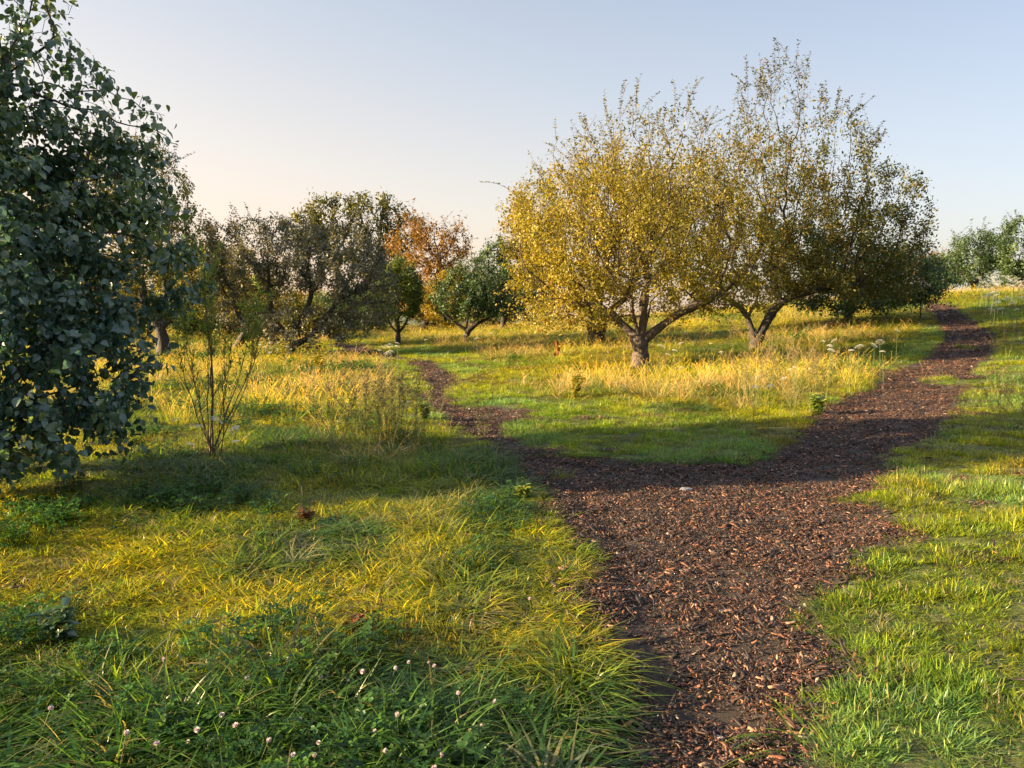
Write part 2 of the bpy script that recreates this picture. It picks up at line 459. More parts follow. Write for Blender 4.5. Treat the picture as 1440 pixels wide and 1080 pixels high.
def blades(mb, n, rad, length, width, lean, droop, seg=4, seed=0, b0=0.0, b1=1.0, lvar=.4):
    """arching grass blades rooted in a disc"""
    g = np.random.default_rng(seed)
    a0 = g.uniform(0, 2 * pi, n); rr = rad * np.sqrt(g.uniform(0, 1, n))
    base = np.stack([rr * np.cos(a0), rr * np.sin(a0), -.012 * np.ones(n)], -1)
    az = a0 + g.normal(0, 1.0, n)
    L = length * (1 - lvar + 2 * lvar * g.uniform(0, 1, n)) * (1 - .25 * (rr / (rad + 1e-6)))
    ln = np.abs(g.normal(lean, lean * .45, n)); dr = np.abs(g.normal(droop, droop * .5, n))
    wd = width * g.uniform(.6, 1.3, n)
    tw = g.normal(0, .5, n)
    tt = np.linspace(0, 1, seg + 1)
    pos = base.copy(); P = [pos.copy()]
    hor = np.stack([np.cos(az), np.sin(az), np.zeros(n)], -1)
    side0 = np.stack([-np.sin(az + tw), np.cos(az + tw), np.zeros(n)], -1)
    for k in range(seg):
        th = ln + dr * (tt[k] + tt[k + 1]) / 2 * 1.0 + dr * (tt[k] ** 2)
        th = np.minimum(th, 2.3)
        d = hor * np.sin(th)[:, None] + np.array([0, 0, 1]) * np.cos(th)[:, None]
        pos = pos + d * (L / seg)[:, None]; P.append(pos.copy())
    V = []; T = []
    for k in range(seg):
        wk = wd * (1 - tt[k] ** 1.6) * (.75 if k == 0 else 1) / 2
        V += [P[k] - side0 * wk[:, None], P[k] + side0 * wk[:, None]]
        T += [tt[k], tt[k]]
    V.append(P[seg]); T.append(1.0)
    m = 2 * seg + 1
    V = np.stack(V, 1).reshape(-1, 3); T = np.tile(T, n)
    o = (np.arange(n) * m)[:, None]
    quads = np.concatenate([o + np.array([2 * k, 2 * k + 1, 2 * k + 3, 2 * k + 2]) for k in range(seg - 1)])
    tris = o + np.array([2 * seg - 2, 2 * seg - 1, 2 * seg])
    mb.add(V, [quads, tris], t=T, brnd=np.repeat(b0 + (b1 - b0) * g.uniform(0, 1, n), m))

def meadow_tuft(seed):
    mb = MB(); blades(mb, 26, .11, .15, .0092, .6, 1.0, 5, seed, 0, .9, .65); blades(mb, 7, .10, .15, .005, .9, .6, 4, seed + 50, .8, 1)
    return mb.mesh('meadow_tuft', [M_grass])
def lush_tuft(seed):
    mb = MB(); blades(mb, 30, .11, .27, .0115, .6, 1.15, 6, seed, 0, .82, .6); blades(mb, 5, .10, .25, .006, .9, .6, 4, seed + 50, .85, 1)
    return mb.mesh('lush_tuft', [M_grass])
def short_tuft(seed):
    mb = MB(); blades(mb, 56, .085, .080, .0062, .95, .5, 4, seed, 0, .86); blades(mb, 16, .06, .065, .0065, .45, .5, 4, seed + 9, 0, .8)
    blades(mb, 5, .085, .08, .0035, 1.2, .3, 3, seed + 19, .86, 1)
    return mb.mesh('short_tuft', [M_grass])
def straw_tuft(seed, stalks=4):
    mb = MB(); g = np.random.default_rng(seed)
    blades(mb, 26, .10, .34, .0045, .28, .45, 4, seed, .1, .9); blades(mb, 26, .11, .20, .004, .5, .8, 4, seed + 3, .3, 1)
    for k in range(stalks):      # seed stalks
        a = g.uniform(0, 2 * pi); r0 = g.uniform(0, .09); L = g.uniform(.30, .66); ln = g.uniform(.02, .35); az = g.uniform(0, 2 * pi)
        s = np.linspace(0, 1, 6); th = ln + .35 * s ** 2
        x = np.cumsum(np.sin(th)) * L / 6; z = np.cumsum(np.cos(th)) * L / 6
        pts = np.stack([r0 * cos(a) + x * cos(az), r0 * sin(a) + x * sin(az), z - z[0]], -1)
        tube(mb, pts, np.linspace(.0016, .0009, 6), 3, t=.9, brnd=.9)
        top = pts[-1]; d = pts[-1] - pts[-2]; d /= np.linalg.norm(d)
        for q in range(9):  # spikelets
            p = top - d * .011 * q + g.normal(0, .003, 3)
            s_ = np.cross(d, g.normal(0, 1, 3)); s_ /= np.linalg.norm(s_)
            e = p + d * .014 + s_ * .007
            w_ = np.cross(d, s_) * .0014
            mb.add([p - w_, p + w_, e + w_ * .6, e - w_ * .6], [[[0, 1, 2, 3]]], t=1, brnd=.93)
    return mb.mesh('straw_tuft', [M_straw])
def clover_patch(seed):
    mb = MB(); g = np.random.default_rng(seed)
    for k in range(26):
        a = g.uniform(0, 2 * pi); r0 = .13 * math.sqrt(g.uniform(0, 1)); h = g.uniform(.05, .15)
        c = np.array([r0 * cos(a), r0 * sin(a), h])
        tube(mb, [[c[0] * .8, c[1] * .8, -.01], c * [0.95, .95, .6], c], .0012, 3, t=.2, brnd=.4)
        n = np.array([g.normal(0, .35), g.normal(0, .35), 1]); n /= np.linalg.norm(n)
        u = np.cross(n, [0, 1, .1]); u /= np.linalg.norm(u); v = np.cross(n, u); b = g.uniform(0, .7); s = g.uniform(.011, .02)
        for j in range(3):
            an = j * 2 * pi / 3 + g.uniform(-.2, .2); e = u * cos(an) + v * sin(an); f = np.cross(n, e)
            P_ = [c, c + s * (.7 * e + .55 * f + .12 * n), c + s * (1.35 * e + .38 * f + .08 * n), c + s * 1.25 * e - n * .1 * s, c + s * (1.35 * e - .38 * f + .08 * n), c + s * (.7 * e - .55 * f + .12 * n)]
            mb.add(P_, [[[0, 1, 2, 3], [0, 3, 4, 5]]], t=.5, brnd=b)
    blades(mb, 10, .12, .2, .006, .5, .8, 4, seed + 4, 0, .8)
    return mb.mesh('clover_patch', [M_grass])
def broad_patch(seed):     # broad-leaved weeds: dock, plantain
    mb = MB(); g = np.random.default_rng(seed)
    for k in range(12):
        az = g.uniform(0, 2 * pi); L = g.uniform(.07, .19); w_ = L * g.uniform(.28, .42); ln = g.uniform(.5, 1.2); dr = g.uniform(.3, .9)
        s = np.linspace(0, 1, 7); th = ln + dr * s
        x = np.concatenate([[0], np.cumsum(np.sin(th[1:])) * L / 6]); z = np.concatenate([[0], np.cumsum(np.cos(th[1:])) * L / 6])
        prof = np.array([.08, .35, .85, 1, .85, .5, .02]) * w_ / 2
        sd = np.array([-sin(az), cos(az), 0]); c = np.stack([x * cos(az), x * sin(az), z], -1)
        up = np.array([0, 0, 1]) * prof[:, None] * .45
        V = np.concatenate([c - sd * prof[:, None] + up, c, c + sd * prof[:, None] + up])
        i = np.arange(6)
        mb.add(V, [np.concatenate([np.stack([i, i + 7, i + 8, i + 1], -1), np.stack([i + 7, i + 14, i + 15, i + 8], -1)])], t=.5, brnd=g.uniform(0, .7))
    return mb.mesh('broad_patch', [M_grass])
def litter_patch(seed):   # mulch tile: many chips
    mb = MB(); g = np.random.default_rng(seed)
    for k in range(300):
        a = g.uniform(0, 2 * pi); r0 = .16 * math.sqrt(g.uniform(0, 1))
        L = min(g.lognormal(-5.35, .75), .042); wv = min(L * g.uniform(.08, .55), .009); th = wv * g.uniform(.15, .45)
        x = np.array([-1, -.35, .4, 1]) * L; hw = np.array([g.uniform(.2, .9), 1, g.uniform(.7, 1.1), g.uniform(.1, .7)]) * wv
        V = []
        bend = g.normal(0, .12)
        for q in range(4):
            off = bend * L * (x[q] / L) ** 2
            V += [(x[q], -hw[q], off), (x[q], hw[q], off), (x[q], hw[q] * .7, off + th), (x[q], -hw[q] * .6, off + th)]
        V = np.array(V)
        F = [[4 * s + j, 4 * s + (j + 1) % 4, 4 * s + 4 + (j + 1) % 4, 4 * s + 4 + j] for s in range(3) for j in range(4)] + [[3, 2, 1, 0], [12, 13, 14, 15]]
        yaw = g.uniform(0, 2 * pi); p1 = g.normal(0, .35); r1 = g.normal(0, .35)
        Rz = np.array([[cos(yaw), -sin(yaw), 0], [sin(yaw), cos(yaw), 0], [0, 0, 1]])
        Ry = np.array([[cos(p1), 0, sin(p1)], [0, 1, 0], [-sin(p1), 0, cos(p1)]])
        Rx = np.array([[1, 0, 0], [0, cos(r1), -sin(r1)], [0, sin(r1), cos(r1)]])
        V = V @ (Rz @ Ry @ Rx).T + [r0 * cos(a), r0 * sin(a), g.uniform(-.002, .016) + abs(p1) * L * .4]
        mb.add(V, [F], brnd=g.uniform(0, 1) ** 1.5)
    return mb.mesh('chip_patch', [M_chip])

# ------------------------------------------------------------------ scatter fields
def wedge(n_target_fn, y0, y1, side=.70, extra=1.9, seed=0):
    """random points in the view wedge (with margin), jittered, density per m2 = fn(y)"""
    g = np.random.default_rng(seed); out = []
    y = y0
    while y < y1:
        dy = max(.5, y * .12); wx = side * (y + dy) + extra
        n = int(n_target_fn(y + dy / 2) * 2 * wx * dy)
        out.append(np.stack([g.uniform(-wx, wx, n), g.uniform(y, y + dy, n)], -1)); y += dy
    return np.concatenate(out)

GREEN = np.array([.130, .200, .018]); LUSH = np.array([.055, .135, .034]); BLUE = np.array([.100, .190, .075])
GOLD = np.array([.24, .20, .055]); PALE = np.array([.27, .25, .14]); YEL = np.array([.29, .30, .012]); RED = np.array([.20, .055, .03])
def mixc(a, b, f): f = np.clip(f, 0, 1)[:, None]; return a * (1 - f) + b * f

def right_bank(x, y):        # short grass zone: verge along both paths and everything right of the path
    edge = 0.75 + 0.60 * (y - 3.0)
    return sstep(-.6, .5, x - edge)
def shortness(x, y):
    near = sstep(.015, .14, samp(MWW, x, y) )          # within ~1 m of the path
    pr = x - (1.2 + 0.56 * (y - 3.2)); r = sstep(-.4, .4, pr) * sstep(30, 24, y) * (1 - .9 * sstep(1.7, 3.0, pr))
    left_verge = near * sstep(-.3, .5, x - (-.2)) * sstep(6.3, 7.2, y)
    far_left = np.maximum(near, sstep(.02, .12, samp(MW3, x - .9, y))) * sstep(7.5, 9, y)
    return np.clip(np.maximum(np.maximum(r, left_verge), far_left) + .25 * (fbm(x * .9, y * .9, 77) - .5), 0, 1)

# 1. base sward everywhere
p = wedge(lambda y: 300 if y < 7 else 300 * (7 / y) ** 1.4, 1.6, 75, seed=1)
x, y = p[:, 0], p[:, 1]
pth = pathness(x, y); sh = shortness(x, y)
cl2 = fbm(x * 3.3, y * 3.3, 67, 3)
keep = ((pth < .33) | ((pth < .62) & (rng.uniform(0, 1, len(p)) < .09) & (sh > .3))) & (rng.uniform(0, 1, len(p)) < np.where(sh > .5, .5 + .9 * sstep(.36, .6, cl2), 1))
p = p[keep]; x, y, sh, pth = x[keep], y[keep], sh[keep], pth[keep]
n = len(p); u = rng.uniform(0, 1, n)
dry = fbm(x * .35, y * .35, 41, 4); wet = fbm(x * .8, y * .8, 55, 3); fine = fbm(x * 3, y * 3, 60, 2)
shade_lush = sstep(3.5, 2.9, y + .5 * (fbm(x * 1.2, y * 1.2, 12, 2) - .5)) * sstep(1.2, .3, x)  # lush grass zone drawn to the shaded ground; its darker tint paints shade in
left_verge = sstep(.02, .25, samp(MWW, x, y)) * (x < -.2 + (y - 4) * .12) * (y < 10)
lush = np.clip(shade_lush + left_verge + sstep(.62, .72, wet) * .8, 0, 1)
clump = fbm(x * 2.2, y * 2.2, 63, 3)
isshort = (u < np.maximum(sh, .55 * (y < 7.5) * (1 - lush) * sstep(.62, .45, clump)))
c = mixc(GREEN, YEL, sstep(.35, .7, dry) + .75 * sstep(3.0, 3.8, y) * sstep(7.6, 6.6, y) * (x < 1.0) * sstep(.3, .5, fbm(x * 1.7, y * 1.7, 14, 3))); c = mixc(c, GOLD, sstep(.52, .74, fine * .5 + dry * .5) * np.where(y < 8, .35, .6) * (1 - lush))  # near-left strip yellowed: its sunlight is put into the blade colour
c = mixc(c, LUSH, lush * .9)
cs = mixc(GREEN * 1.25, YEL * 1.0, sstep(.2, .65, dry)); cs = mixc(cs, BLUE * 1.5, sstep(.5, .7, wet) * .7)
cs = mixc(cs, np.array([.20, .13, .04]), sstep(.58, .7, fbm(x * 1.3, y * .9, 90, 3)) * .6)
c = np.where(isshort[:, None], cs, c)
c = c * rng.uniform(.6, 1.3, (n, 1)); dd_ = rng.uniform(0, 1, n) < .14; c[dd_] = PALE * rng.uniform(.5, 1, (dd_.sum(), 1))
kinds_sw = [meadow_tuft(s) for s in (1, 2, 3, 4)] + [lush_tuft(s) for s in (11, 12, 13)] + [short_tuft(s) for s in (21, 22, 23, 24)]
idx = np.where(isshort, rng.integers(7, 11, n), np.where(rng.uniform(0, 1, n) < lush, rng.integers(4, 7, n), rng.integers(0, 4, n)))
ds = np.clip((y / 9) ** .55, 1, 2.6)
hgt = np.where(isshort, rng.uniform(.75, 1.25, n), rng.uniform(.45, 1.0, n) * (.65 + .6 * fbm(x * .7, y * .7, 99))) * np.where(isshort, 1, 1 - .35 * lush)
hgt *= np.where(isshort, .5 + 1.0 * sstep(.4, .65, fbm(x * 3.3, y * 3.3, 67, 3)), .45 + .95 * sstep(.32, .68, clump))
strip = sstep(3.4, 4.2, y) * sstep(7.2, 6.2, y) * (x < 1.2)
hgt *= 1 - .3 * strip
hgt *= 1 - .45 * sstep(-.15, .3, pth)
sx = rng.uniform(.85, 1.25, n) * ds
scl = np.stack([sx, sx, hgt * ds ** .7], -1)
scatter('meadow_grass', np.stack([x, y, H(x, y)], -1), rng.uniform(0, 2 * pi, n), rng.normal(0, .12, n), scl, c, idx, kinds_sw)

# 2. tall dry seeded grass
p = wedge(lambda y: 62 if y < 8 else 62 * (8 / y) ** 1.0, 2.2, 70, seed=2)
x, y = p[:, 0], p[:, 1]; n = len(p)
tall = fbm(x * .33 + 5, y * .33, 141, 4)
amt = sstep(.34, .62, tall) * .85 * sstep(9, 14, y) + sstep(.52, .64, tall) * .35 * (y < 9)
amt = amt * (1 - shortness(x, y)) * (1 - sstep(.05, .3, samp(MWW, x, y)))
amt += .9 * np.exp(-((x - 4.2) ** 2 / 5 + (y - 15.5) ** 2 / 5)) + .9 * np.exp(-((x + 1.5) ** 2 / .35 + (y - 8.3) ** 2 / .8))
keep = (rng.uniform(0, 1, n) < amt) & (pathness(x, y) < .05) & ~((y < 4) & (x > -.2))
x, y, tall = x[keep], y[keep], tall[keep]; n = len(x)
c = mixc(PALE, GOLD, rng.uniform(0, .8, n)); c = mixc(c, YEL, np.clip(sstep(.3, .7, fbm(x * .5, y * .5, 150)) * .8 + rng.normal(0, .2, n), 0, 1)); c = mixc(c, GREEN, (rng.uniform(0, 1, n) < .3) * .8); c = c * rng.uniform(.7, 1.2, (n, 1))
ds = np.clip((y / 12) ** .3, 1, 1.5); sx = rng.uniform(.7, 1.9, n) * ds
scatter('tall_dry_grass', np.stack([x, y, H(x, y)], -1), rng.uniform(0, 2 * pi, n), rng.normal(0, .16, n),
        np.stack([sx, sx, rng.uniform(.35, 1.0, n) * np.where(y < 9, .6, 1)], -1), c, np.where(y < 7.6, rng.integers(5, 7, n), rng.integers(0, 5, n)), [straw_tuft(s) for s in (31, 32, 33, 34, 35)] + [straw_tuft(s, 0) for s in (36, 37)])

# 3. clover and broad-leaved weeds
p = wedge(lambda y: 90 if y < 6 else 90 * (6 / y) ** 1.6, 1.7, 30, seed=3)
x, y = p[:, 0], p[:, 1]; n = len(p)
f = fbm(x * 1.1, y * 1.1, 171, 3)
keep = (pathness(x, y) < .12) & (rng.uniform(0, 1, n) < np.clip(sstep(.54, .68, f) * .4 + .16 * sstep(3.5, 2.8, y), 0, .4) * sstep(.2, -.5, x)) & (shortness(x, y) < .5)
x, y = x[keep], y[keep]; n = len(x)
br = rng.uniform(0, 1, n) < .16
c = np.where(br[:, None], LUSH * .95, LUSH * .75) * rng.uniform(.7, 1.4, (n, 1))
sx = rng.uniform(.8, 1.2, n) * np.clip((y / 7) ** .6, 1, 2)
scatter('clover_cover', np.stack([x, y, H(x, y)], -1), rng.uniform(0, 2 * pi, n), rng.normal(0, .1, n),
        np.stack([sx, sx, sx * .9], -1), c, np.where(br, rng.integers(4, 7, n), rng.integers(0, 4, n)), [clover_patch(s) for s in (41, 42, 43, 44)] + [broad_patch(s) for s in (51, 52, 53)])

# 4. mulch chips on the path
p = wedge(lambda y: 95 if y < 8 else 95 * (8 / y) ** 1.5, 1.5, 44, side=.75, seed=4)
x, y = p[:, 0], p[:, 1]; n = len(p)
bare = fbm(x * 1.6, y * 1.6, 200, 4)
keep = (pathness(x, y) > .30 + .1 * rng.uniform(-1, 1, n)) & (rng.uniform(0, 1, n) < 1.1 - sstep(.52, .68, bare) * .72)
x, y = x[keep], y[keep]; n = len(x)
s = np.clip((y / 9) ** .7, 1, 2.8) * rng.uniform(.8, 1.2, n)
scatter('wood_chips', np.stack([x, y, H(x, y) + .008], -1), rng.uniform(0, 2 * pi, n), rng.normal(0, .04, n),
        np.stack([s, s, s], -1), np.ones((n, 3)), rng.integers(0, 8, n), [litter_patch(s) for s in range(61, 69)])

# ------------------------------------------------------------------ trees
LEAF_T = {
 # along (x), across (y), normal (z): pointed oval leaf folded on the midrib
 'simple': (np.array([[0, 0, 0], [.35, -.26, .05], [1, 0, -.08], [.35, .26, .05]]), [[0, 1, 2], [0, 2, 3]]),
 'oval': (np.array([[0, 0, 0], [.22, -.20, .05], [.62, -.24, .03], [1, 0, -.16], [.62, .24, .03], [.22, .20, .05], [.5, 0, -.03]]),
          [[0, 1, 6], [1, 2, 6], [2, 3, 6], [3, 4, 6], [4, 5, 6], [5, 0, 6]]),
 'narrow': (np.array([[0, 0, 0], [.4, -.11, .03], [1, 0, -.1], [.4, .11, .03]]), [[0, 1, 2], [0, 2, 3]]),
}
def _big():
    s = np.array([0, .08, .25, .45, .68, .86, 1.0]); wv = np.array([.03, .22, .36, .37, .27, .13, 0.0])
    z = -.26 * s ** 2.2; V = []
    for k in range(7): V += [(s[k] + .02 * wv[k], -wv[k], z[k] + .30 * wv[k]), (s[k], 0, z[k]), (s[k] + .02 * wv[k], wv[k], z[k] + .30 * wv[k])]
    V = np.array(V) + [.22, 0, 0]
    F = []
    for k in range(6): F += [[3 * k, 3 * k + 3, 3 * k + 4], [3 * k, 3 * k + 4, 3 * k + 1], [3 * k + 1, 3 * k + 4, 3 * k + 5], [3 * k + 1, 3 * k + 5, 3 * k + 2]]
    st = np.array([[0, -.012, 0], [0, .012, 0], [.24, 0, 0]]); F.append([len(V), len(V) + 1, len(V) + 2])
    return np.concatenate([V, st]), F
LEAF_T['big'] = _big()

def leaves(mb, pos, d, nrm, size, kind, rnd):
    T, F = LEAF_T[kind]; F = np.array(F); n = len(pos)
    d = d / (np.linalg.norm(d, axis=1)[:, None] + 1e-9)
    s = np.cross(nrm, d); s /= np.linalg.norm(s, axis=1)[:, None] + 1e-9
    u = np.cross(d, s)
    V = pos[:, None, :] + size[:, None, None] * (T[None, :, 0:1] * d[:, None, :] + T[None, :, 1:2] * s[:, None, :] + T[None, :, 2:3] * u[:, None, :])
    m = len(T)
    FF = (np.arange(n) * m)[:, None, None] + F[None]
    mb.add(V.reshape(-1, 3), [FF.reshape(-1, 3)], rnd=np.repeat(rnd, m))

def grow(starts, env, n_attr, step, infl, kill, seed, clump=.0, maxit=220, gnarl=.25, up=.0):
    """space colonisation inside a union of ellipsoids; starts: list of polylines"""
    g = np.random.default_rng(seed)
    A = []
    env = np.array(env, float); vol = (env[:, 3] * env[:, 4] * env[:, 5]) ** .62
    while sum(len(a) for a in A) < n_attr:
        k = g.choice(len(env), 4000, p=vol / vol.sum()); q = g.normal(0, 1, (4000, 3)); q /= np.linalg.norm(q, axis=1)[:, None]
        q *= g.uniform(.15, 1, (4000, 1)) ** (1 / 2.6)
        P = env[k, :3] + q * env[k, 3:6]
        if clump:
            cn = vn(P[:, 0] * clump + P[:, 2] * .7, P[:, 1] * clump + P[:, 2] * clump, seed) 
            P = P[(cn > .36) | (g.uniform(0, 1, 4000) < .25)]
        A.append(P)
    A = np.concatenate(A)[:n_attr]
    pos = []; par = []
    for pl in starts:
        last = pl[0] if isinstance(pl[0], int) else -1
        pts = pl[1:] if isinstance(pl[0], int) else pl
        for q in pts:
            pos.append(np.array(q, float)); par.append(last); last = len(pos) - 1
    ND = np.full(len(A), 1e9); NI = np.zeros(len(A), int); alive = np.ones(len(A), bool); fresh = 0
    for it in range(maxit):
        for k in range(fresh, len(pos)):
            dd = np.linalg.norm(A - pos[k], axis=1); b = dd < ND; ND[b] = dd[b]; NI[b] = k
        fresh = len(pos)
        alive &= ND > kill
        sel = alive & (ND < infl)
        if not sel.any():
            if alive.any() and ND[alive].min() > infl: sel = alive & (ND < ND[alive].min() + .6)
            else: break
        ids = np.unique(NI[sel])
        D = A[sel] - np.array(pos)[NI[sel]]; D /= np.linalg.norm(D, axis=1)[:, None]
        S = np.zeros((len(pos), 3)); np.add.at(S, NI[sel], D)
        newp = []
        for k in ids:
            v = S[k]; nn = np.linalg.norm(v)
            if nn < 1e-6: continue
            v = v / nn + g.normal(0, gnarl, 3) + np.array([0, 0, up]); v /= np.linalg.norm(v)
            newp.append((pos[k] + v * step, k))
        for q, k in newp: pos.append(q); par.append(k)
        if len(pos) > 9000: break
    return np.array(pos), np.array(par)

def radii(pos, par, r_tip, r_base):
    n = len(pos); ch = np.zeros(n, int)
    for k in range(n):
        if par[k] >= 0: ch[par[k]] += 1
    tips = max(2, int((ch == 0).sum())); e = math.log(tips) / math.log(r_base / r_tip)
    w_ = np.zeros(n)
    for k in range(n - 1, -1, -1):
        if ch[k] == 0: w_[k] = r_tip ** e
        if par[k] >= 0: w_[par[k]] += w_[k]
    return w_ ** (1 / e), w_, ch

def wood_mesh(pos, par, rad, wgt, mb, thick_sides=9, flare=None):
    n = len(pos); kids = [[] for _ in range(n)]
    for k in range(n):
        if par[k] >= 0: kids[par[k]].append(k)
    roots = [k for k in range(n) if par[k] < 0]; stack = [(r, None) for r in roots]
    while stack:
        s, pr = stack.pop(); chain = [s]
        while kids[chain[-1]]:
            c = sorted(kids[chain[-1]], key=lambda q: -wgt[q]); 
            for o_ in c[1:]: stack.append((o_, chain[-1]))
            chain.append(c[0])
        pts = [pos[k] for k in chain]; rr = [rad[k] for k in chain]
        if pr is not None: pts.insert(0, pos[pr]); rr.insert(0, min(rad[pr] * .8, rr[0] * 1.25))
        if len(pts) < 2: continue
        sd = thick_sides if max(rr) > .06 else (6 if max(rr) > .02 else (4 if max(rr) > .008 else 3))
        pts = np.array(pts); rr = np.array(rr)
        if len(pts) > 3 and max(rr) > .015:
            sm = pts.copy(); sm[1:-1] = .25 * pts[:-2] + .5 * pts[1:-1] + .25 * pts[2:]; pts = sm
        if sd == thick_sides and len(pts) > 2:    # subdivide for knobbly bark
            tt = np.linspace(0, len(pts) - 1, len(pts) * 3); ii = np.arange(len(pts))
            pts = np.stack([np.interp(tt, ii, pts[:, a]) for a in range(3)], -1); rr = np.interp(tt, ii, rr)
            rr = rr * (1 + .10 * np.sin(tt * 2.1 + len(pts)) + .06 * np.sin(tt * 5.7))
        tube(mb, pts, rr, sd)

def tree(name, base, label, cat, env, trunk, leafmat, barkmat, seed, n_attr=1500, step=.16, infl=1.2, kill=.26,
         r_base=.2, r_tip=.005, leaf=.08, nleaf=20000, kind='simple', clump=0, shoots=0, shoot_len=(.5, 1.1), zone=.02, spread=.07,
         droop=.2, group=None, gnarl=.25, rndc=None, up=0., outward=.5, top_thin=None):
    """base (x,y); env/trunk coordinates relative to the base"""
    bx, by = base; bz = Hs(bx, by)
    root = empty(name, (bx, by, bz), label, cat, group)
    pos, par = grow(trunk, env, n_attr, step, infl, kill, seed, clump, gnarl=gnarl, up=up)
    rad, wgt, ch = radii(pos, par, r_tip, r_base)
    g = np.random.default_rng(seed + 999)
    tb = MB(); wood_mesh(pos, par, rad, wgt, tb)
    # root flare
    k0 = 0; r0 = rad[0]
    tube(tb, [pos[0] + [0, 0, -.35], pos[0] + [0, 0, -.02], pos[0] * .6 + pos[1] * .4], [r0 * 1.7, r0 * 1.3, r0 * 1.02], 10)
    cb = MB()
    cen = np.array(env)[:, :3].mean(0)
    idx = np.nonzero((rad < zone) & (par >= 0))[0]
    if nleaf and len(idx):
        wk = np.ones(len(idx))
        if top_thin: wk = 1 - .72 * sstep(top_thin[0], top_thin[1], pos[idx, 2])
        wk = wk * (.25 + 1.5 * sstep(.35, .65, vn(pos[idx, 0] * 1.9 + pos[idx, 2] * 1.3, pos[idx, 1] * 1.9 - pos[idx, 2] * 1.7, seed + 5)))
        k = g.choice(idx, nleaf, p=wk / wk.sum()); f = g.uniform(0, 1, (nleaf, 1))
        P = pos[k] * f + pos[par[k]] * (1 - f)
        td = pos[k] - pos[par[k]]; td /= np.linalg.norm(td, axis=1)[:, None] + 1e-9
        d = td * .5 + g.normal(0, .65, (nleaf, 3)) + np.array([0, 0, -droop])
        P = P + g.normal(0, spread, (nleaf, 3))
        nr = g.normal(0, .6, (nleaf, 3)) + np.array([0, 0, .8]) + outward * (P - cen) / (np.linalg.norm(P - cen, axis=1)[:, None] + 1e-9)
        sz = leaf * g.uniform(.4, 1.35, nleaf)
        rnd = np.clip(.5 * g.uniform(0, 1, nleaf) + .5 * vn(P[:, 0] * 1.3 + P[:, 2], P[:, 1] * 1.3 + P[:, 2] * 1.1, seed) + (rndc(P, g) if rndc else 0), 0, 1)
        leaves(cb, P, d, nr, sz, kind, rnd)
    # upright shoots beyond the crown
    if shoots:
        top = idx[np.argsort(-(pos[idx, 2] + .35 * np.linalg.norm(pos[idx, :2] - cen[:2], axis=1) + g.normal(0, .5, len(idx))))][:max(shoots * 2, 10)]
        for q in g.choice(top, shoots):
            L = g.uniform(*shoot_len); m_ = 6
            out = pos[q] - cen; out[2] = abs(out[2]) * .6; out /= np.linalg.norm(out) + 1e-9
            d0 = out * .6 + np.array([0, 0, .6]) + g.normal(0, .3, 3); d0 /= np.linalg.norm(d0)
            cur = g.normal(0, .22, 3); pts = [pos[q]]
            for s_ in range(m_):
                d0 = d0 + cur * .5 + np.array([0, 0, .05]); d0 /= np.linalg.norm(d0); pts.append(pts[-1] + d0 * L / m_)
            pts = np.array(pts); tube(tb, pts, np.linspace(.006, .0025, m_ + 1), 3)
            nl = int(L / (leaf * .42)); ff = np.sort(g.uniform(.08, 1, nl)) * m_; ii = np.minimum(ff.astype(int), m_ - 1); fr = (ff - ii)[:, None]
            P = pts[ii] * (1 - fr) + pts[ii + 1] * fr
            ang = np.arange(nl) * 2.4 + g.uniform(0, 6); dd = np.stack([np.cos(ang), np.sin(ang), .35 + g.normal(0, .3, nl)], -1)
            leaves(cb, P, dd, g.normal(0, .4, (nl, 3)) + [0, 0, 1.], leaf * g.uniform(.6, 1.15, nl), kind, np.clip(g.uniform(0, .9, nl) + (rndc(P, g) if rndc else 0), 0, 1))
    obj('trunk', tb.mesh('trunk', [barkmat], smooth=True), root)
    if cb.n: obj('crown', cb.mesh('crown', [leafmat]), root)
    return root

OLIVE = [(0, (.040, .060, .010)), (.3, (.10, .105, .010)), (.55, (.20, .155, .012)), (.8, (.25, .215, .016)), (.97, (.34, .26, .02)), (1, (.26, .13, .04))]
M_leaf_main = leaf_mat('apple_leaf_turning', OLIVE, .42, .5)
M_leaf_dark = leaf_mat('pear_leaf', [(0, (.030, .075, .068)), (.5, (.055, .115, .088)), (.85, (.13, .19, .075)), (.97, (.12, .14, .02)), (1, (.32, .24, .03))], .38, .28, spec=.85)
M_leaf_gray = leaf_mat('grey_apple_leaf', [(0, (.055, .070, .055)), (.5, (.11, .125, .095)), (.85, (.17, .165, .09)), (1, (.26, .20, .06))], .3, .5, tcol=(1.5, 1.1, .4))
M_leaf_green = leaf_mat('bush_leaf', [(0, (.045, .080, .018)), (.5, (.085, .130, .024)), (1, (.17, .19, .03))], .4, .5)
M_leaf_dgreen = leaf_mat('dark_bush_leaf', [(0, (.025, .055, .025)), (.5, (.048, .090, .034)), (1, (.11, .15, .035))], .35, .5)
M_leaf_oldgreen = leaf_mat('olive_leaf', [(0, (.035, .050, .014)), (.5, (.085, .090, .018)), (.85, (.16, .14, .02)), (1, (.26, .17, .03))], .4, .5)
M_leaf_orange = leaf_mat('autumn_leaf', [(0, (.10, .055, .012)), (.5, (.21, .115, .018)), (1, (.30, .19, .03))], .45, .5, tcol=(1.2, .95, .5))
M_leaf_golden = leaf_mat('golden_leaf', [(0, (.10, .10, .012)), (.5, (.22, .17, .015)), (1, (.34, .22, .02))], .5, .5)
M_leaf_willow = leaf_mat('sapling_leaf', [(0, (.12, .20, .045)), (.6, (.18, .27, .06)), (1, (.28, .28, .06))], .5, .5)

def stem(pts): return [tuple(q) for q in pts]

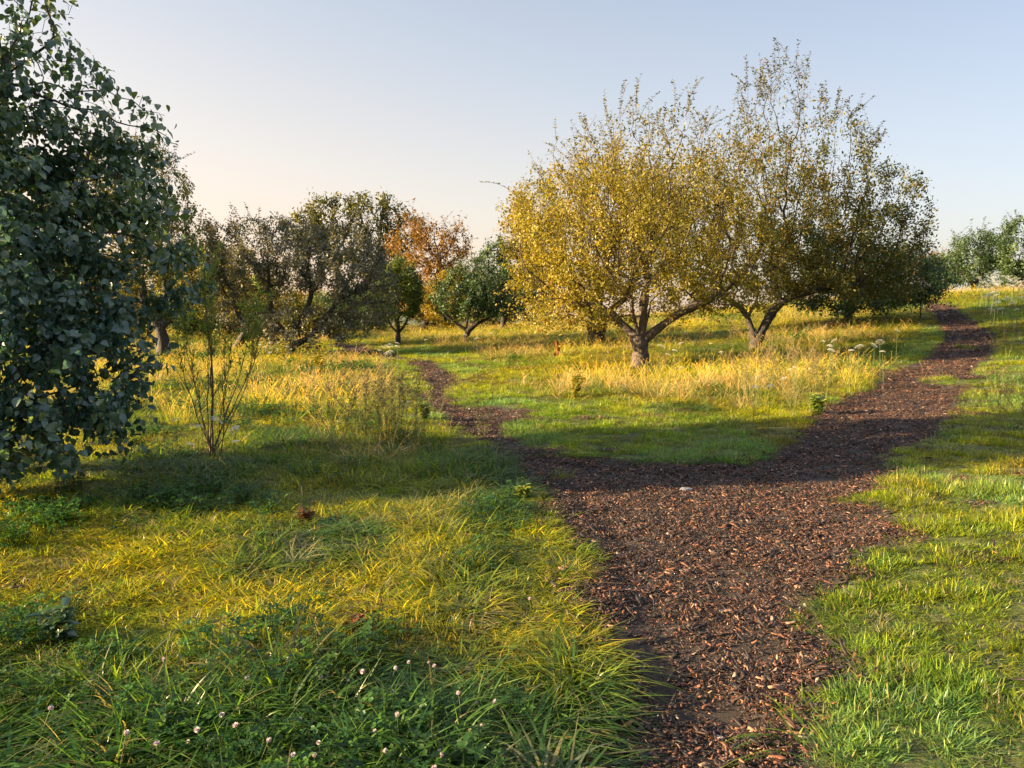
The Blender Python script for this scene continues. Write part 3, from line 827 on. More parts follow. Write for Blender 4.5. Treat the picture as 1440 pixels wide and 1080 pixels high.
# main apple tree: short leaning trunk, many limbs
bx, by = ground_at(900, 517)
tree('apple_tree', (bx, by), 'golden-leaved old apple tree with short sunlit trunk, nearest of the orchard trees', 'tree',
     [(-.15, 0, 3.45, 3.35, 2.7, 2.0), (-1.6, 0, 2.6, 1.8, 1.9, 1.5), (1.5, 0, 2.9, 2.0, 1.9, 1.6), (.3, .2, 4.8, 2.5, 1.9, 1.35), (-2.2, -.2, 1.55, 1.25, 1.4, .75), (-1.4, -.5, 1.4, 1.3, 1.0, .5), (-1.2, 1, 1.4, 1.4, 1.0, .55), (2.1, 0, 1.75, 1.5, 1.4, .65), (.8, .9, 1.6, 1.5, 1.0, .5), (.3, -.9, 1.75, 1.3, .9, .45)],
     [[(0, 0, 0), (.0, 0, .22), (.02, 0, .42), (.03, 0, .6)],
      [3, (-.18, .0, .78), (-.40, .05, .98), (-.62, .08, 1.25), (-.95, .1, 1.42), (-1.35, .1, 1.5)], [3, (-.10, -.1, .95), (-.25, -.2, 1.25), (-.3, -.3, 1.6)],
      [3, (.12, .08, .85), (.16, .12, 1.15), (.28, .2, 1.5)], [3, (.28, -.05, .82), (.55, -.1, 1.05), (.9, -.12, 1.3), (1.3, -.15, 1.5), (1.75, -.15, 1.62)],
      [3, (.05, -.05, 1.0), (.0, -.1, 1.4), (.1, -.1, 1.8)]],
     M_leaf_main, M_bark, 3, n_attr=4200, step=.13, infl=.9, kill=.2, r_base=.20, r_tip=.0035, leaf=.070, nleaf=44000, kind='oval', top_thin=(3.3, 5.6),
     clump=0, shoots=100, shoot_len=(.4, .95), spread=.075, gnarl=.42, rndc=lambda P, g: .02 - .13 * (P[:, 2] - 3.5) / 2.5 - .015 * P[:, 0])  # leaf tone pushed yellower to the left and below: sun glow painted in
MAIN = (bx, by)

bx, by = 6.9, 22.0
tree('apple_tree', (bx, by), 'twin-trunked apple tree with the tallest open crown, right of the golden front apple tree', 'tree',
     [(-.3, 0, 4.0, 2.9, 2.6, 2.2), (2.4, 0, 3.6, 2.5, 2.1, 2.0), (.45, 0, 6.3, 1.2, 1.2, 1.75), (1.8, 0, 5.4, 1.5, 1.4, 1.4), (-2.2, 0, 3.4, 1.6, 1.7, 1.5), (3.4, 0, 3.0, 1.5, 1.5, 1.2), (2.6, 0, 2.1, 2.2, 1.4, .55), (-1.4, 0, 1.9, 1.8, 1.4, .7), (.6, .9, 2.0, 1.8, 1.2, .6), (.9, -.9, 2.0, 1.6, .9, .5), (2.8, -.4, 1.65, 1.8, 1.1, .4)],
     [[(0, 0, 0), (.0, 0, .25), (-.12, 0, .6), (-.2, 0, .95), (-.42, .05, 1.2), (-.7, .1, 1.4), (-1.1, .1, 1.55)],
      [1, (.24, .04, .5), (.38, .06, .85), (.5, .08, 1.1), (.7, .1, 1.35)], [10, (1.1, .05, 1.5), (1.5, 0, 1.65), (2.1, 0, 1.75), (2.8, 0, 1.75)], [10, (.65, .2, 1.7), (.5, .3, 2.1)], [3, (.0, -.1, 1.3), (.05, -.2, 1.7)]],
     leaf_mat('apple_leaf_olive', [(0, (.03, .045, .012)), (.35, (.07, .085, .014)), (.6, (.14, .12, .018)), (.85, (.23, .15, .022)), (1, (.28, .14, .04))], .4, .5),
     M_bark_dark, 5, n_attr=4200, step=.16, infl=1.1, kill=.25, r_base=.165, r_tip=.0035, leaf=.082, nleaf=58000, kind='oval',
     shoots=90, shoot_len=(.4, 1.0), spread=.10, gnarl=.42, top_thin=(4.0, 7.2), rndc=lambda P, g: -.12 * sstep(1.2, 3.2, P[:, 0]))  # leaf tone darkened on the right: the crown's shaded side painted in

bx, by = ground_at(838, 484)
tree('apple_tree', (bx, by), 'dense rounded yellow apple tree with dark trunk, directly behind the golden front apple tree', 'tree',
     [(.0, 0, 3.9, 3.5, 2.6, 2.5), (.5, 0, 5.0, 2.4, 2.2, 1.9)],
     [[(0, 0, 0), (.03, 0, .4), (.0, 0, .8), (-.3, 0, 1.2), (-.7, 0, 1.6)], [2, (.5, 0, 1.2), (1.1, 0, 1.6)], [2, (.1, .1, 1.4), (.1, .2, 2.0)]],
     M_leaf_golden, M_bark_dark, 8, n_attr=1800, step=.22, infl=1.3, kill=.36, r_base=.30, r_tip=.006, leaf=.11, nleaf=42000, spread=.16, zone=.03)

# dark tree right behind the twin-trunked one
bx, by = px_at(1190, 29), 29
tree('spreading_tree', (bx, by), 'dark green spreading tree in shade behind the right side of the tall open apple tree', 'tree',
     [(.2, 0, 1.9, 3.5, 2.4, 1.4), (-1.6, 0, 2.7, 1.9, 1.8, 1.2), (2.2, 0, 1.3, 1.7, 1.6, .9), (0, -.5, .85, 2.9, 1.6, .6)],
     [[(0, 0, 0), (.0, 0, .5), (.1, 0, .9)], [2, (-.5, 0, 1.3), (-1.0, 0, 1.8)], [2, (.7, 0, 1.2), (1.3, 0, 1.4)]],
     M_leaf_dgreen, M_bark_dark, 11, n_attr=1600, step=.2, infl=1.2, kill=.32, r_base=.13, r_tip=.006, leaf=.11, nleaf=36000, spread=.13, zone=.03, shoots=20)

# foreground pear at the left edge
bx, by = -5.95, 7.3
tree('pear_tree', (bx, by), 'dark glossy-leaved tree filling the left edge close to the camera', 'tree',
     [(.2, 0, 2.5, 2.6, 1.6, 1.9), (-.3, 0, 4.6, 2.15, 1.6, 1.7), (1.2, -.4, 1.5, 1.6, 1.2, 1.1), (1.0, 0, 4.3, 1.0, 1.0, 1.1), (1.7, .1, 3.0, 1.2, 1.1, 1.0), (2.2, -.1, 2.0, 1.05, .9, .9),
      (.9, -.9, .9, 1.2, 1.0, .6), (1.2, -.8, 1.9, 1.3, .8, .9), (1.9, -.9, .6, 1.0, .9, .5), (2.1, -.5, 1.2, .9, .9, .6), (1.5, -1.1, .45, .9, .7, .35)],
     [[(0, 0, 0), (.0, 0, .4), (.05, 0, .8), (.05, 0, 1.2), (0, 0, 1.7), (-.05, 0, 2.3)], [2, (.35, 0, 1.0), (.8, 0, 1.15)], [1, (.4, -.25, .7), (.9, -.5, .7), (1.4, -.8, .6)], [2, (-.4, .1, 1.1)], [3, (.4, -.2, 1.6), (.9, -.3, 2.1)], [4, (.3, .1, 2.2), (.7, .1, 2.8), (1.0, .1, 3.4)]],
     M_leaf_dark, M_bark_dark, 14, n_attr=5000, step=.12, infl=.9, kill=.2, r_base=.13, r_tip=.003, leaf=.070, nleaf=60000, kind='big', top_thin=(2.6, 5.5),
     shoots=44, shoot_len=(.5, 1.1), spread=.06, droop=.75, zone=.013, outward=.9)

# second tree behind it
bx, by = px_at(232, 25), 25
tree('tall_tree', (bx, by), 'tall open-crowned backlit tree just right of the dark foreground tree, paler and farther off', 'tree',
     [(-.6, 0, 4.6, 1.9, 2.0, 2.5), (-1.8, 0, 4.0, 2.4, 2.2, 2.6), (.7, 0, 3.2, 1.6, 1.6, 1.5), (-1.2, 0, 6.2, 1.3, 1.2, 1.1)],
     [[(0, 0, 0), (.0, 0, .5), (.05, 0, 1.0), (0, 0, 1.6)], [2, (.5, 0, 1.4)], [2, (-.5, 0, 1.5)]],
     M_leaf_oldgreen, M_bark_dark, 17, n_attr=2400, step=.18, infl=1.1, kill=.28, r_base=.2, r_tip=.004, leaf=.10, nleaf=27000, shoots=50, spread=.09, zone=.03)

# dark grey apple, left of centre
bx, by = ground_at(412, 500)
tree('crab_apple_tree', (bx, by), 'low wide grey-leaved crab apple with crooked dark limbs, left of centre across the meadow', 'tree',
     [(-.7, 0, 3.3, 2.5, 2.0, 1.3), (1.6, 0, 3.0, 1.9, 1.9, 1.3), (2.6, 0, 2.2, 1.0, 1.3, 1.0), (.5, -.5, .85, 2.0, 1.2, .75), (-1.4, -.3, 1.3, 1.2, 1.2, .7), (.5, 0, 3.3, 1.6, 1.6, 1.1), (2.3, 0, 1.5, 1.1, 1.2, .9), (-1.9, 0, 2.8, 1.1, 1.3, .9)],
     [[(0, 0, 0), (-.02, 0, .3), (-.15, 0, .6)], [2, (-.5, 0, 1.0), (-.75, 0, 1.5), (-.7, 0, 2.1)], [2, (.2, .1, 1.0), (.5, .1, 1.5), (.7, .1, 2.1)],
      [1, (.5, -.1, .5), (.95, -.1, .9), (1.3, -.1, 1.4), (1.5, 0, 1.9)], [1, (-.5, 0, .5), (-1.1, 0, .7), (-1.7, 0, 1.0), (-1.9, 0, 1.6)]],
     M_leaf_gray, M_bark_dark, 19, n_attr=2700, step=.16, infl=1.0, kill=.25, r_base=.20, r_tip=.005, leaf=.095, nleaf=36000, shoots=40, shoot_len=(.3, .8), spread=.09, zone=.03)

bx, by = ground_at(345, 492)
tree('apple_tree', (bx, by), 'backlit olive apple tree with a leaning trunk between the grey crab apple and the sapling', 'tree',
     [(-.4, 1, 2.6, 1.9, 1.7, 1.5), (-2.2, 1.5, 2.8, 2.0, 1.8, 1.6), (.9, 1.2, 2.2, 1.0, 1.2, 1.1)],
     [[(-.35, 0, 0), (-.2, 0, .3), (.05, 0, .6), (.1, .1, 1.0)], [3, (-.3, .4, 1.3)], [3, (.4, .4, 1.5), (.4, .6, 2.0)]],
     M_leaf_main, M_bark_dark, 23, n_attr=1500, step=.17, infl=1.1, kill=.28, r_base=.16, r_tip=.005, leaf=.11, nleaf=14000, shoots=20, spread=.1, zone=.03)

# far oak
bx, by = px_at(500, 62), 62
tree('oak_tree', (bx, by), 'big round-clumped oak standing tallest on the far treeline left of centre', 'tree',
     [(-1.6, 0, 8.9, 2.6, 2.2, 1.9), (1.9, 0, 9.4, 2.6, 2.2, 1.7), (4.0, 0, 7.5, 2.2, 2.2, 1.7), (-3.6, 0, 7.6, 1.9, 2.0, 1.7), (0.4, 0, 6.6, 3.2, 2.6, 1.8), (2.4, 0, 5.2, 2.4, 2, 1.5)],
     [[(0, 0, 0), (.0, 0, 1.2), (.1, 0, 2.4), (.1, 0, 3.4)], [2, (-1, 0, 3.6), (-1.6, 0, 5.0)], [2, (1, 0, 3.6), (1.8, 0, 5.0)]],
     M_leaf_oldgreen, M_bark_dark, 29, n_attr=1500, step=.4, infl=2.2, kill=.6, r_base=.45, r_tip=.02, leaf=.26, nleaf=15000, spread=.24, zone=.08)
# orange tree
bx, by = px_at(598, 46), 46
tree('maple_tree', (bx, by), 'orange-brown autumn tree against the sky between the far oak and the golden apple tree', 'tree',
     [(-.4, 0, 4.9, 2.2, 2.0, 2.0), (1.2, 0, 5.0, 1.8, 1.7, 1.7), (0, 0, 3.0, 2.3, 2.0, 2.2)],
     [[(0, 0, 0), (.0, 0, .5), (.1, 0, 1.0)], [2, (-.6, 0, 2.4)], [2, (.6, 0, 2.6), (.8, 0, 3.4)]],
     M_leaf_orange, M_bark_dark, 31, n_attr=1400, step=.26, infl=1.5, kill=.4, r_base=.22, r_tip=.008, leaf=.17, nleaf=11000, shoots=40, shoot_len=(.6, 1.3), spread=.14, zone=.05)

# small trees on the far lawn
bx, by = ground_at(560, 486)
tree('small_tree', (bx, by), 'small upright oval green tree on the lawn where the left path bends away', 'tree',
     [(.05, 0, 2.0, 1.02, 1.0, 1.35), (.05, 0, 2.9, .6, .6, .7)],
     [[(0, 0, 0), (.0, 0, .25), (.0, 0, .45)], [2, (-.35, 0, .85), (-.5, 0, 1.2)], [2, (.3, 0, .8), (.45, 0, 1.2)], [2, (0, 0, .9), (0, 0, 1.4)]],
     M_leaf_green, M_bark_dark, 37, n_attr=1200, step=.13, infl=.9, kill=.2, r_base=.10, r_tip=.004, leaf=.10, nleaf=13000, spread=.07, up=.25, zone=.03)
bx, by = ground_at(655, 484)
tree('small_tree', (bx, by), 'low spreading green tree with thin vase-like limbs, left of the golden apple tree', 'tree',
     [(0, 0, 1.9, 1.7, 1.4, 1.05), (1.0, 0, 1.9, 1.2, 1.2, 1.0), (.3, 0, 2.6, 1.1, 1.0, .8)],
     [[(0, 0, 0), (.0, 0, .3), (.0, 0, .55)], [2, (-.5, 0, .9), (-.9, 0, 1.2)], [2, (.5, 0, .85), (1.0, 0, 1.05)], [2, (.1, 0, 1.1)]],
     M_leaf_dgreen, M_bark_dark, 41, n_attr=1300, step=.15, infl=.9, kill=.22, r_base=.11, r_tip=.004, leaf=.10, nleaf=14000, spread=.08, zone=.03, shoots=15, shoot_len=(.3, .6))
bx, by = px_at(708, 41), 41
tree('bush_tree', (bx, by), 'dark green bushy tree half hidden behind the left edge of the golden apple tree', 'tree',
     [(0, 0, 2.8, 1.9, 1.7, 2.2), (.8, 0, 4.0, 1.4, 1.3, 1.4)],
     [[(0, 0, 0), (.0, 0, .5), (.0, 0, 1.0)], [2, (-.5, 0, 1.6)], [2, (.5, 0, 1.6)]],
     M_leaf_dgreen, M_bark_dark, 43, n_attr=1000, step=.22, infl=1.2, kill=.34, r_base=.16, r_tip=.007, leaf=.15, nleaf=13000, spread=.12, zone=.04)
bx, by = px_at(632, 44), 44
tree('bush', (bx, by), 'pale golden-green bush below the orange tree, behind the low spreading tree', 'bush',
     [(0, 0, 1.9, 1.7, 1.4, 1.7)], [[(0, 0, 0), (.0, 0, .4)], [1, (-.5, 0, 1.0)], [1, (.4, 0, 1.0)]],
     M_leaf_golden, M_bark_dark, 47, n_attr=700, step=.2, infl=1.2, kill=.34, r_base=.1, r_tip=.006, leaf=.13, nleaf=8000, spread=.12, zone=.04)
# far treeline: individual bushes and trees
FAR = [(120, 52, 3.6, 6.5, 'g', 'green far tree seen through the dark foreground tree at the left edge'), (215, 50, 3.6, 5.8, 'o', 'ochre far tree behind the foot of the tall open-crowned tree at left'),
       (285, 52, 3.0, 6.0, 'y', 'golden far tree in the gap left of the grey crab apple'), (30, 60, 3.6, 6.0, 'd', 'dark far tree nearest the left edge of the treeline'),
       (370, 60, 3.0, 4.2, 'o', 'ochre far tree glowing behind the limbs of the grey crab apple'), (445, 64, 3.2, 3.6, 'y', 'golden far tree under the oak, behind the grey crab apple'),
       (515, 58, 2.4, 3.4, 'd', 'dark low far tree at the end of the left path'), (560, 66, 3.0, 5.0, 'g', 'green far tree behind the small upright tree'),
       (665, 62, 3.0, 4.8, 'o', 'ochre far tree between the orange tree and the dark bushy tree'), (640, 70, 3.0, 4.0, 'g', 'green far tree low behind the pale golden bush'),
       (740, 66, 3.2, 5.2, 'g', 'green far tree behind the left side of the golden apple tree')]
for q, (px, Y, r_, h_, k, lab) in enumerate(FAR):
    mt = {'g': M_leaf_green, 'o': M_leaf_main, 'y': M_leaf_golden, 'd': M_leaf_dgreen}[k]
    tree('background_tree', (px_at(px, Y), Y), lab, 'tree',
         [(0, 0, h_ * .58, r_, r_ * .8, h_ * .42), (r_ * .5, 0, h_ * .45, r_ * .7, r_ * .6, h_ * .34), (-r_ * .5, 0, h_ * .42, r_ * .7, r_ * .6, h_ * .34)],
         [[(0, 0, 0), (.0, 0, .5), (.05, 0, 1.0)], [2, (-.6, 0, 1.5)], [2, (.6, 0, 1.5)]],
         mt, M_bark_dark, 100 + q, n_attr=650, step=.35, infl=1.8, kill=.5, r_base=.2, r_tip=.012, leaf=.22, nleaf=9000, spread=.2, zone=.06, group='trees of the far treeline')

for q, (px, Y, r_, h_, mt, lab) in enumerate([(262, 40, 1.9, 3.4, M_leaf_green, 'green bush between the tall open-crowned tree and the backlit olive apple tree'),
    (322, 42, 1.8, 3.0, M_leaf_main, 'ochre bush low behind the leaning olive apple tree'), (470, 44, 1.9, 2.6, M_leaf_dgreen, 'dark bush under the right side of the grey crab apple'),
    (520, 47, 1.6, 2.6, M_leaf_green, 'green bush between the grey crab apple and the small upright tree'), (150, 36, 2.2, 4.0, M_leaf_main, 'ochre bush seen through the lower leaves of the dark foreground tree'),
    (40, 38, 2.4, 4.2, M_leaf_green, 'green bush far behind the left part of the dark foreground tree'), (608, 52, 1.6, 3.0, M_leaf_main, 'ochre bush under the orange tree'),
    (385, 38, 1.7, 2.3, M_leaf_gray, 'grey-green bush low behind the trunk foot of the grey crab apple'), (438, 36, 1.4, 1.9, M_leaf_oldgreen, 'olive bush low behind the right limbs of the grey crab apple'),
    (690, 50, 1.9, 2.8, M_leaf_oldgreen, 'olive bush far behind the low spreading tree')]):
    tree('bush', (px_at(px, Y), Y), lab, 'bush', [(0, 0, h_ * .5, r_, r_ * .8, h_ * .5), (r_ * .5, -.3, h_ * .35, r_ * .6, r_ * .6, h_ * .35)],
         [[(0, 0, 0), (.0, 0, .2), (.05, 0, .4)], [2, (-.4, 0, .7)], [2, (.4, 0, .7)]], mt, M_bark_dark, 400 + q, n_attr=600, step=.22, infl=1.3, kill=.34,
         r_base=.1, r_tip=.007, leaf=.14, nleaf=8000, spread=.14, zone=.05, shoots=12, shoot_len=(.3, .8))

# right-hand group on the rise
for (px, Y, env, lab, mt, sd, nl, lf) in [
    (1362, 46, [(0, 0, 2.3, 1.9, 1.7, 1.5), (.3, 0, 2.9, 1.3, 1.2, .9), (-1.2, 0, 1.2, 1.4, 1.2, .9)], 'loose green tree right of the path top, left of the corner tree on the rise', M_leaf_dgreen, 201, 9000, .14),
    (1428, 44, [(0, 0, 2.2, 1.8, 1.6, 1.6), (-.3, 0, 3.4, 1.1, 1.1, .9), (1.4, 0, 2.6, 1.2, 1.1, 1.2)], 'loose green tree on the rise at the right edge of the picture', M_leaf_dgreen, 202, 9000, .14),
    (1318, 48, [(0, 0, 1.4, 1.3, 1.2, 1.1)], 'small dark evergreen bush right above the top of the main path', M_leaf_dgreen, 203, 7000, .12),
    (1300, 66, [(0, 0, 3.6, 1.8, 1.6, 1.4)], 'small pinkish bare-looking tree far beyond the top of the main path', M_leaf_orange, 204, 2600, .15),
    (1395, 52, [(0, 0, 1.5, 3.0, 1.7, 1.4)], 'dark low bush between the two loose trees on the rise', M_leaf_dgreen, 205, 7000, .13)]:
    tree('hilltop_tree' if 'tree' in lab.split(' of ')[0] and 'bush' not in lab[:22] else 'bush', (px_at(px, Y), Y), lab, 'tree' if 'bush' not in lab[:22] else 'bush', env,
         [[(0, 0, -.2), (.0, 0, .3), (.03, 0, .6)], [2, (-.4, 0, 1.0)], [2, (.4, 0, 1.0)]], mt, M_bark_dark, sd, n_attr=800, step=.2, infl=1.2, kill=.32,
         r_base=.11, r_tip=.007, leaf=lf, nleaf=nl, spread=.12, zone=.04, shoots=22, shoot_len=(.4, 1.0))

# trees outside the frame on the left that shade the meadow
for (x_, y_, env, sd, lab) in [
    (-8.6, .75, [(0, 0, .8, 1.3, 1.8, .8)], 301, 'bush outside the left edge of the picture shading the near grass'),
    (-17.0, 10.6, [(0, 0, 1.9, 1.4, 1.0, 1.3)], 302, 'small tree outside the left edge of the picture shading the meadow by the sapling')]:
    tree('shade_bush', (x_, y_), lab, 'bush', env, [[(0, 0, 0), (0, 0, .3), (0, 0, .5)], [2, (-.3, 0, .8)], [2, (.3, 0, .8)]],
         M_leaf_green, M_bark_dark, sd, n_attr=600, step=.2, infl=1.2, kill=.3, r_base=.1, r_tip=.006, leaf=.14, nleaf=7000, spread=.12, zone=.05)

# ------------------------------------------------------------------ sapling with many thin stems
def sapling(base, seed):
    bx, by = base; root = empty('sapling', (bx, by, Hs(bx, by)), 'thin multi-stemmed sapling with sparse small leaves standing in the meadow beside the dark tree', 'sapling')
    g = np.random.default_rng(seed); tb = MB(); cb = MB()
    for k in range(11):
        az = g.uniform(0, 2 * pi); H_ = g.uniform(1.1, 2.1) if k > 2 else g.uniform(2.0, 2.35); sp = g.uniform(.2, .7) * (1 if k > 1 else .5); m_ = 12
        s = np.linspace(0, 1, m_)
        rr = sp * (1 - (1 - s) ** 1.8); wob = np.cumsum(g.normal(0, .012, (m_, 2)), 0)
        pts = np.stack([rr * cos(az) + wob[:, 0], rr * sin(az) * .8 + wob[:, 1], s * H_], -1); pts[0] *= 0
        pts[:, :2] += g.normal(0, .02, 2); tube(tb, pts, np.linspace((.014 if k < 2 else .007), .0015, m_), 5)
        for j in range(13):
            f = g.uniform(.3, .98); i0 = min(int(f * (m_ - 1)), m_ - 2); p0 = pts[i0]
            a2 = g.uniform(0, 2 * pi); L = g.uniform(.12, .38) * (1.2 - f * .6)
            d = np.array([cos(a2) * .5, sin(a2) * .5, .85]); q = np.array([p0 + d * L * v + [0, 0, 0] for v in np.linspace(0, 1, 4)]); q[:, 2] += .05 * np.linspace(0, 1, 4) ** 2
            tube(tb, q, np.linspace(.004, .0012, 4), 3)
            nl = int(g.uniform(14, 38) * sstep(.25, .7, f * H_ / 2.5) * 1.3)
            if nl:
                v = g.uniform(.1, 1.05, (nl, 1)); P = p0 + (q[-1] - p0) * v
                dd = g.normal(0, .6, (nl, 3)) + [0, 0, .5]
                leaves(cb, P, dd, g.normal(0, .5, (nl, 3)) + [0, 0, 1], g.uniform(.04, .085, nl), 'narrow', g.uniform(0, 1, nl))
    obj('trunk', tb.mesh('trunk', [M_bark_twig], True), root); obj('crown', cb.mesh('crown', [M_leaf_willow]), root)
sapling(ground_at(300, 640), 5)

# ------------------------------------------------------------------ tall weeds, leafy plants
M_weed = leaf_mat('weed_leaf', [(0, (.09, .14, .03)), (.5, (.18, .20, .04)), (.96, (.26, .23, .07)), (1, (.27, .20, .10))], .45, .5)
M_weedstem = noise_mat('weed_stem', [(.3, (.10, .12, .035)), (.7, (.20, .17, .07))], 30, bump=.1)
M_seed = noise_mat('seed_head', [(.3, (.10, .06, .03)), (.7, (.25, .17, .08))], 60, bump=.3)
def weed_proto(seed, Hh):
    g = np.random.default_rng(seed); sb = MB(); lb = MB(); hb = MB()
    for k in range(5):
        az = g.uniform(0, 2 * pi); r0 = g.uniform(0, .06); h = Hh * g.uniform(.65, 1.05); sp = g.uniform(.05, .42); s = np.linspace(0, 1, 8)
        pts = np.stack([r0 * cos(az) + sp * s ** 1.4 * cos(az), r0 * sin(az) + sp * s ** 1.4 * sin(az), s * h - .02], -1) + np.cumsum(g.normal(0, .004, (8, 3)), 0)
        tube(sb, pts, np.linspace(.0034, .0012, 8), 4)
        nl = 34; f = g.uniform(.1, .9, nl) * 7; i0 = f.astype(int); fr = (f - i0)[:, None]; P = pts[i0] * (1 - fr) + pts[i0 + 1] * fr
        a = np.arange(nl) * 2.4; leaves(lb, P, np.stack([np.cos(a), np.sin(a), .5 + g.normal(0, .2, nl)], -1), g.normal(0, .3, (nl, 3)) + [0, 0, 1], g.uniform(.03, .06, nl), 'narrow', g.uniform(0, .95, nl))
        for j in range(16):  # brown seed heads, built into the foliage mesh with the leaves
            p0 = pts[7] + (pts[5] - pts[7]) * g.uniform(-.1, 1); a = g.uniform(0, 6.3); e = p0 + np.array([cos(a), sin(a), .8]) * g.uniform(.01, .045)
            tube(lb, [p0, e], [.001, .001], 3, rnd=1); q = e + np.array([cos(a), sin(a), 1]) * .004
            tube(lb, [e - (q - e), e, q, q + (q - e)], [.001, .006, .006, .001], 5, rnd=1)
    return sb.mesh('stem', [M_weedstem], True), lb.mesh('foliage', [M_weed])
protos = [weed_proto(s, .8) for s in (1, 2, 3, 4)]
g = np.random.default_rng(77)
def put_weed(x_, y_, lab, grp, sc):
    r_ = empty('tall_weed', (x_, y_, Hs(x_, y_)), lab, 'weed', grp); r_.rotation_euler.z = g.uniform(0, 6.3); r_.scale = (sc,) * 3
    pr = protos[g.integers(0, 4)]
    for nm, mm in zip(('stem', 'foliage'), pr): obj(nm, mm, r_)
for q in range(26):
    px = 545 + g.normal(0, 38); py = 612 + g.uniform(-16, 22); x_, y_ = ground_at(px, py)
    put_weed(x_, y_, 'tall seeded weed stems in the brown clump left of where the left path narrows', 'tall seeded weeds left of the left path', g.uniform(.6, 1.15))
for q in range(12):
    px = 1408 + g.normal(0, 28); py = 560 + g.uniform(-80, 70); x_, y_ = ground_at(px, py)
    put_weed(x_, y_, 'seeded weed stems in the rough grass along the right edge of the picture', 'seeded weeds at the right edge', g.uniform(.5, .8))
for q in range(14):
    px = 1110 + g.normal(0, 45); py = 560 + g.uniform(-22, 16); x_, y_ = ground_at(px, py)
    put_weed(x_, y_, 'tall golden weed stems standing on the bank between the twin trunks and the main path', 'tall weeds between twin trunks and main path', g.uniform(.7, 1.25))

def leafy(name, px, py, hgt, lab, mat, seed, nst=9, lf=.07, cat='plant'):
    x_, y_ = ground_at(px, py); root = empty(name, (x_, y_, Hs(x_, y_)), lab, cat); g = np.random.default_rng(seed); sb = MB(); lb = MB()
    for k in range(nst):
        az = g.uniform(0, 6.3); h = hgt * g.uniform(.6, 1); sp = g.uniform(.1, .35) * hgt; s = np.linspace(0, 1, 8)
        pts = np.stack([sp * s ** 1.3 * cos(az), sp * s ** 1.3 * sin(az), s * h - .02], -1); tube(sb, pts, np.linspace(.005, .0015, 8), 4)
        nl = 34; f = g.uniform(.12, 1, nl) * 6.99; i0 = f.astype(int); fr = (f - i0)[:, None]; P = pts[i0] * (1 - fr) + pts[np.minimum(i0 + 1, 7)] * fr
        a = np.arange(nl) * 2.4; leaves(lb, P, np.stack([np.cos(a), np.sin(a), .25 + g.normal(0, .25, nl)], -1), g.normal(0, .3, (nl, 3)) + [0, 0, 1], lf * g.uniform(.6, 1.2, nl), 'oval', g.uniform(0, 1, nl))
    obj('stem', sb.mesh('stem', [M_weedstem], True), root); obj('foliage', lb.mesh('foliage', [mat]), root)
    return root
M_yleaf = leaf_mat('yellow_weed_leaf', [(0, (.10, .13, .015)), (.5, (.22, .21, .02)), (1, (.38, .30, .03))], .5, .5)
M_rleaf = leaf_mat('red_weed_leaf', [(0, (.06, .07, .02)), (.6, (.10, .05, .02)), (1, (.22, .05, .02))], .4, .5)
leafy('goldenrod', 451, 540, 1.0, 'yellow-green leafy goldenrod standing alone in the meadow before the grey crab apple', M_yleaf, 1, lf=.11)
leafy('goldenrod', 398, 512, .8, 'smaller yellow goldenrod left of the trunk foot of the grey crab apple', M_yleaf, 2, lf=.1)
leafy('goldenrod', 808, 560, .5, 'low yellow leafy plant in the grass left below the golden apple trunk', M_yleaf, 3, lf=.08)
leafy('leafy_weed', 1148, 580, .26, 'bright green broad-leaved weed at the left edge of the main path', M_leaf_willow, 4, lf=.09)
leafy('leafy_weed', 735, 700, .12, 'low green leafy weed at the grass edge left of the path fork', M_leaf_willow, 5, lf=.06)
leafy('leafy_weed', 597, 590, .35, 'green leafy weed right of the brown weed clump', M_leaf_willow, 6, lf=.07)
leafy('red_weed', 430, 735, .11, 'red-tinged trailing weed in the meadow grass left of centre', M_rleaf, 7, lf=.05)
leafy('red_weed', 500, 890, .10, 'small dark red weed low in the near grass', M_rleaf, 8, lf=.05)
leafy('leafy_weed', 82, 905, .20, 'blue-green leafy weed at the shade edge in the lower left corner', M_leaf_dark, 9, nst=4, lf=.08)

# ------------------------------------------------------------------ wild carrot (white umbels)
M_petal = flat_mat('white_petal', (.72, .70, .62), .7, .3)
M_gstem = flat_mat('green_stem', (.08, .11, .03), .6)
def carrot(seed):
    g = np.random.default_rng(seed); sb = MB(); ub = MB()
    for k in range(1):
        az = g.uniform(0, 6.3); h = g.uniform(.72, 1) if k == 0 else g.uniform(.5, .8); sp = .03 if k == 0 else g.uniform(.12, .25)
        s = np.linspace(0, 1, 7); h = 1.0; pts = np.stack([sp * s ** 1.2 * cos(az), sp * s ** 1.2 * sin(az), s * h], -1); pts[0, 2] = -.03; head = tuple(pts[-1])
        tube(sb, pts, np.linspace(.004, .002, 7), 5); top = np.zeros(3); R_ = g.uniform(.035, .055); tl = g.normal(0, .25, 2)
        for j in range(34):
            a = j * 2.4; r1 = R_ * math.sqrt((j + .5) / 34); e = top + np.array([r1 * cos(a), r1 * sin(a), R_ * .9 - 9 * r1 * r1 + tl[0] * r1 * cos(a) + tl[1] * r1 * sin(a)])
            if j % 2: tube(sb, [top, (top + e) / 2 + [0, 0, -.004], e], .0007, 3)
            for b in range(6):      # florets
                c = e + g.normal(0, .0045, 3) * [1, 1, .4]; n_ = 5; an = np.arange(n_) * 2 * pi / n_ + g.uniform(0, 6); rr = .0036
                V = np.concatenate([[c + [0, 0, .0015]], c + rr * np.stack([np.cos(an), np.sin(an), 0 * an], -1)])
                ub.add(V, [[[0, 1 + i, 1 + (i + 1) % n_] for i in range(n_)]])
    return sb.mesh('stem', [M_gstem], True), ub.mesh('umbel', [M_petal]), head
cp = [carrot(s) for s in range(6)]
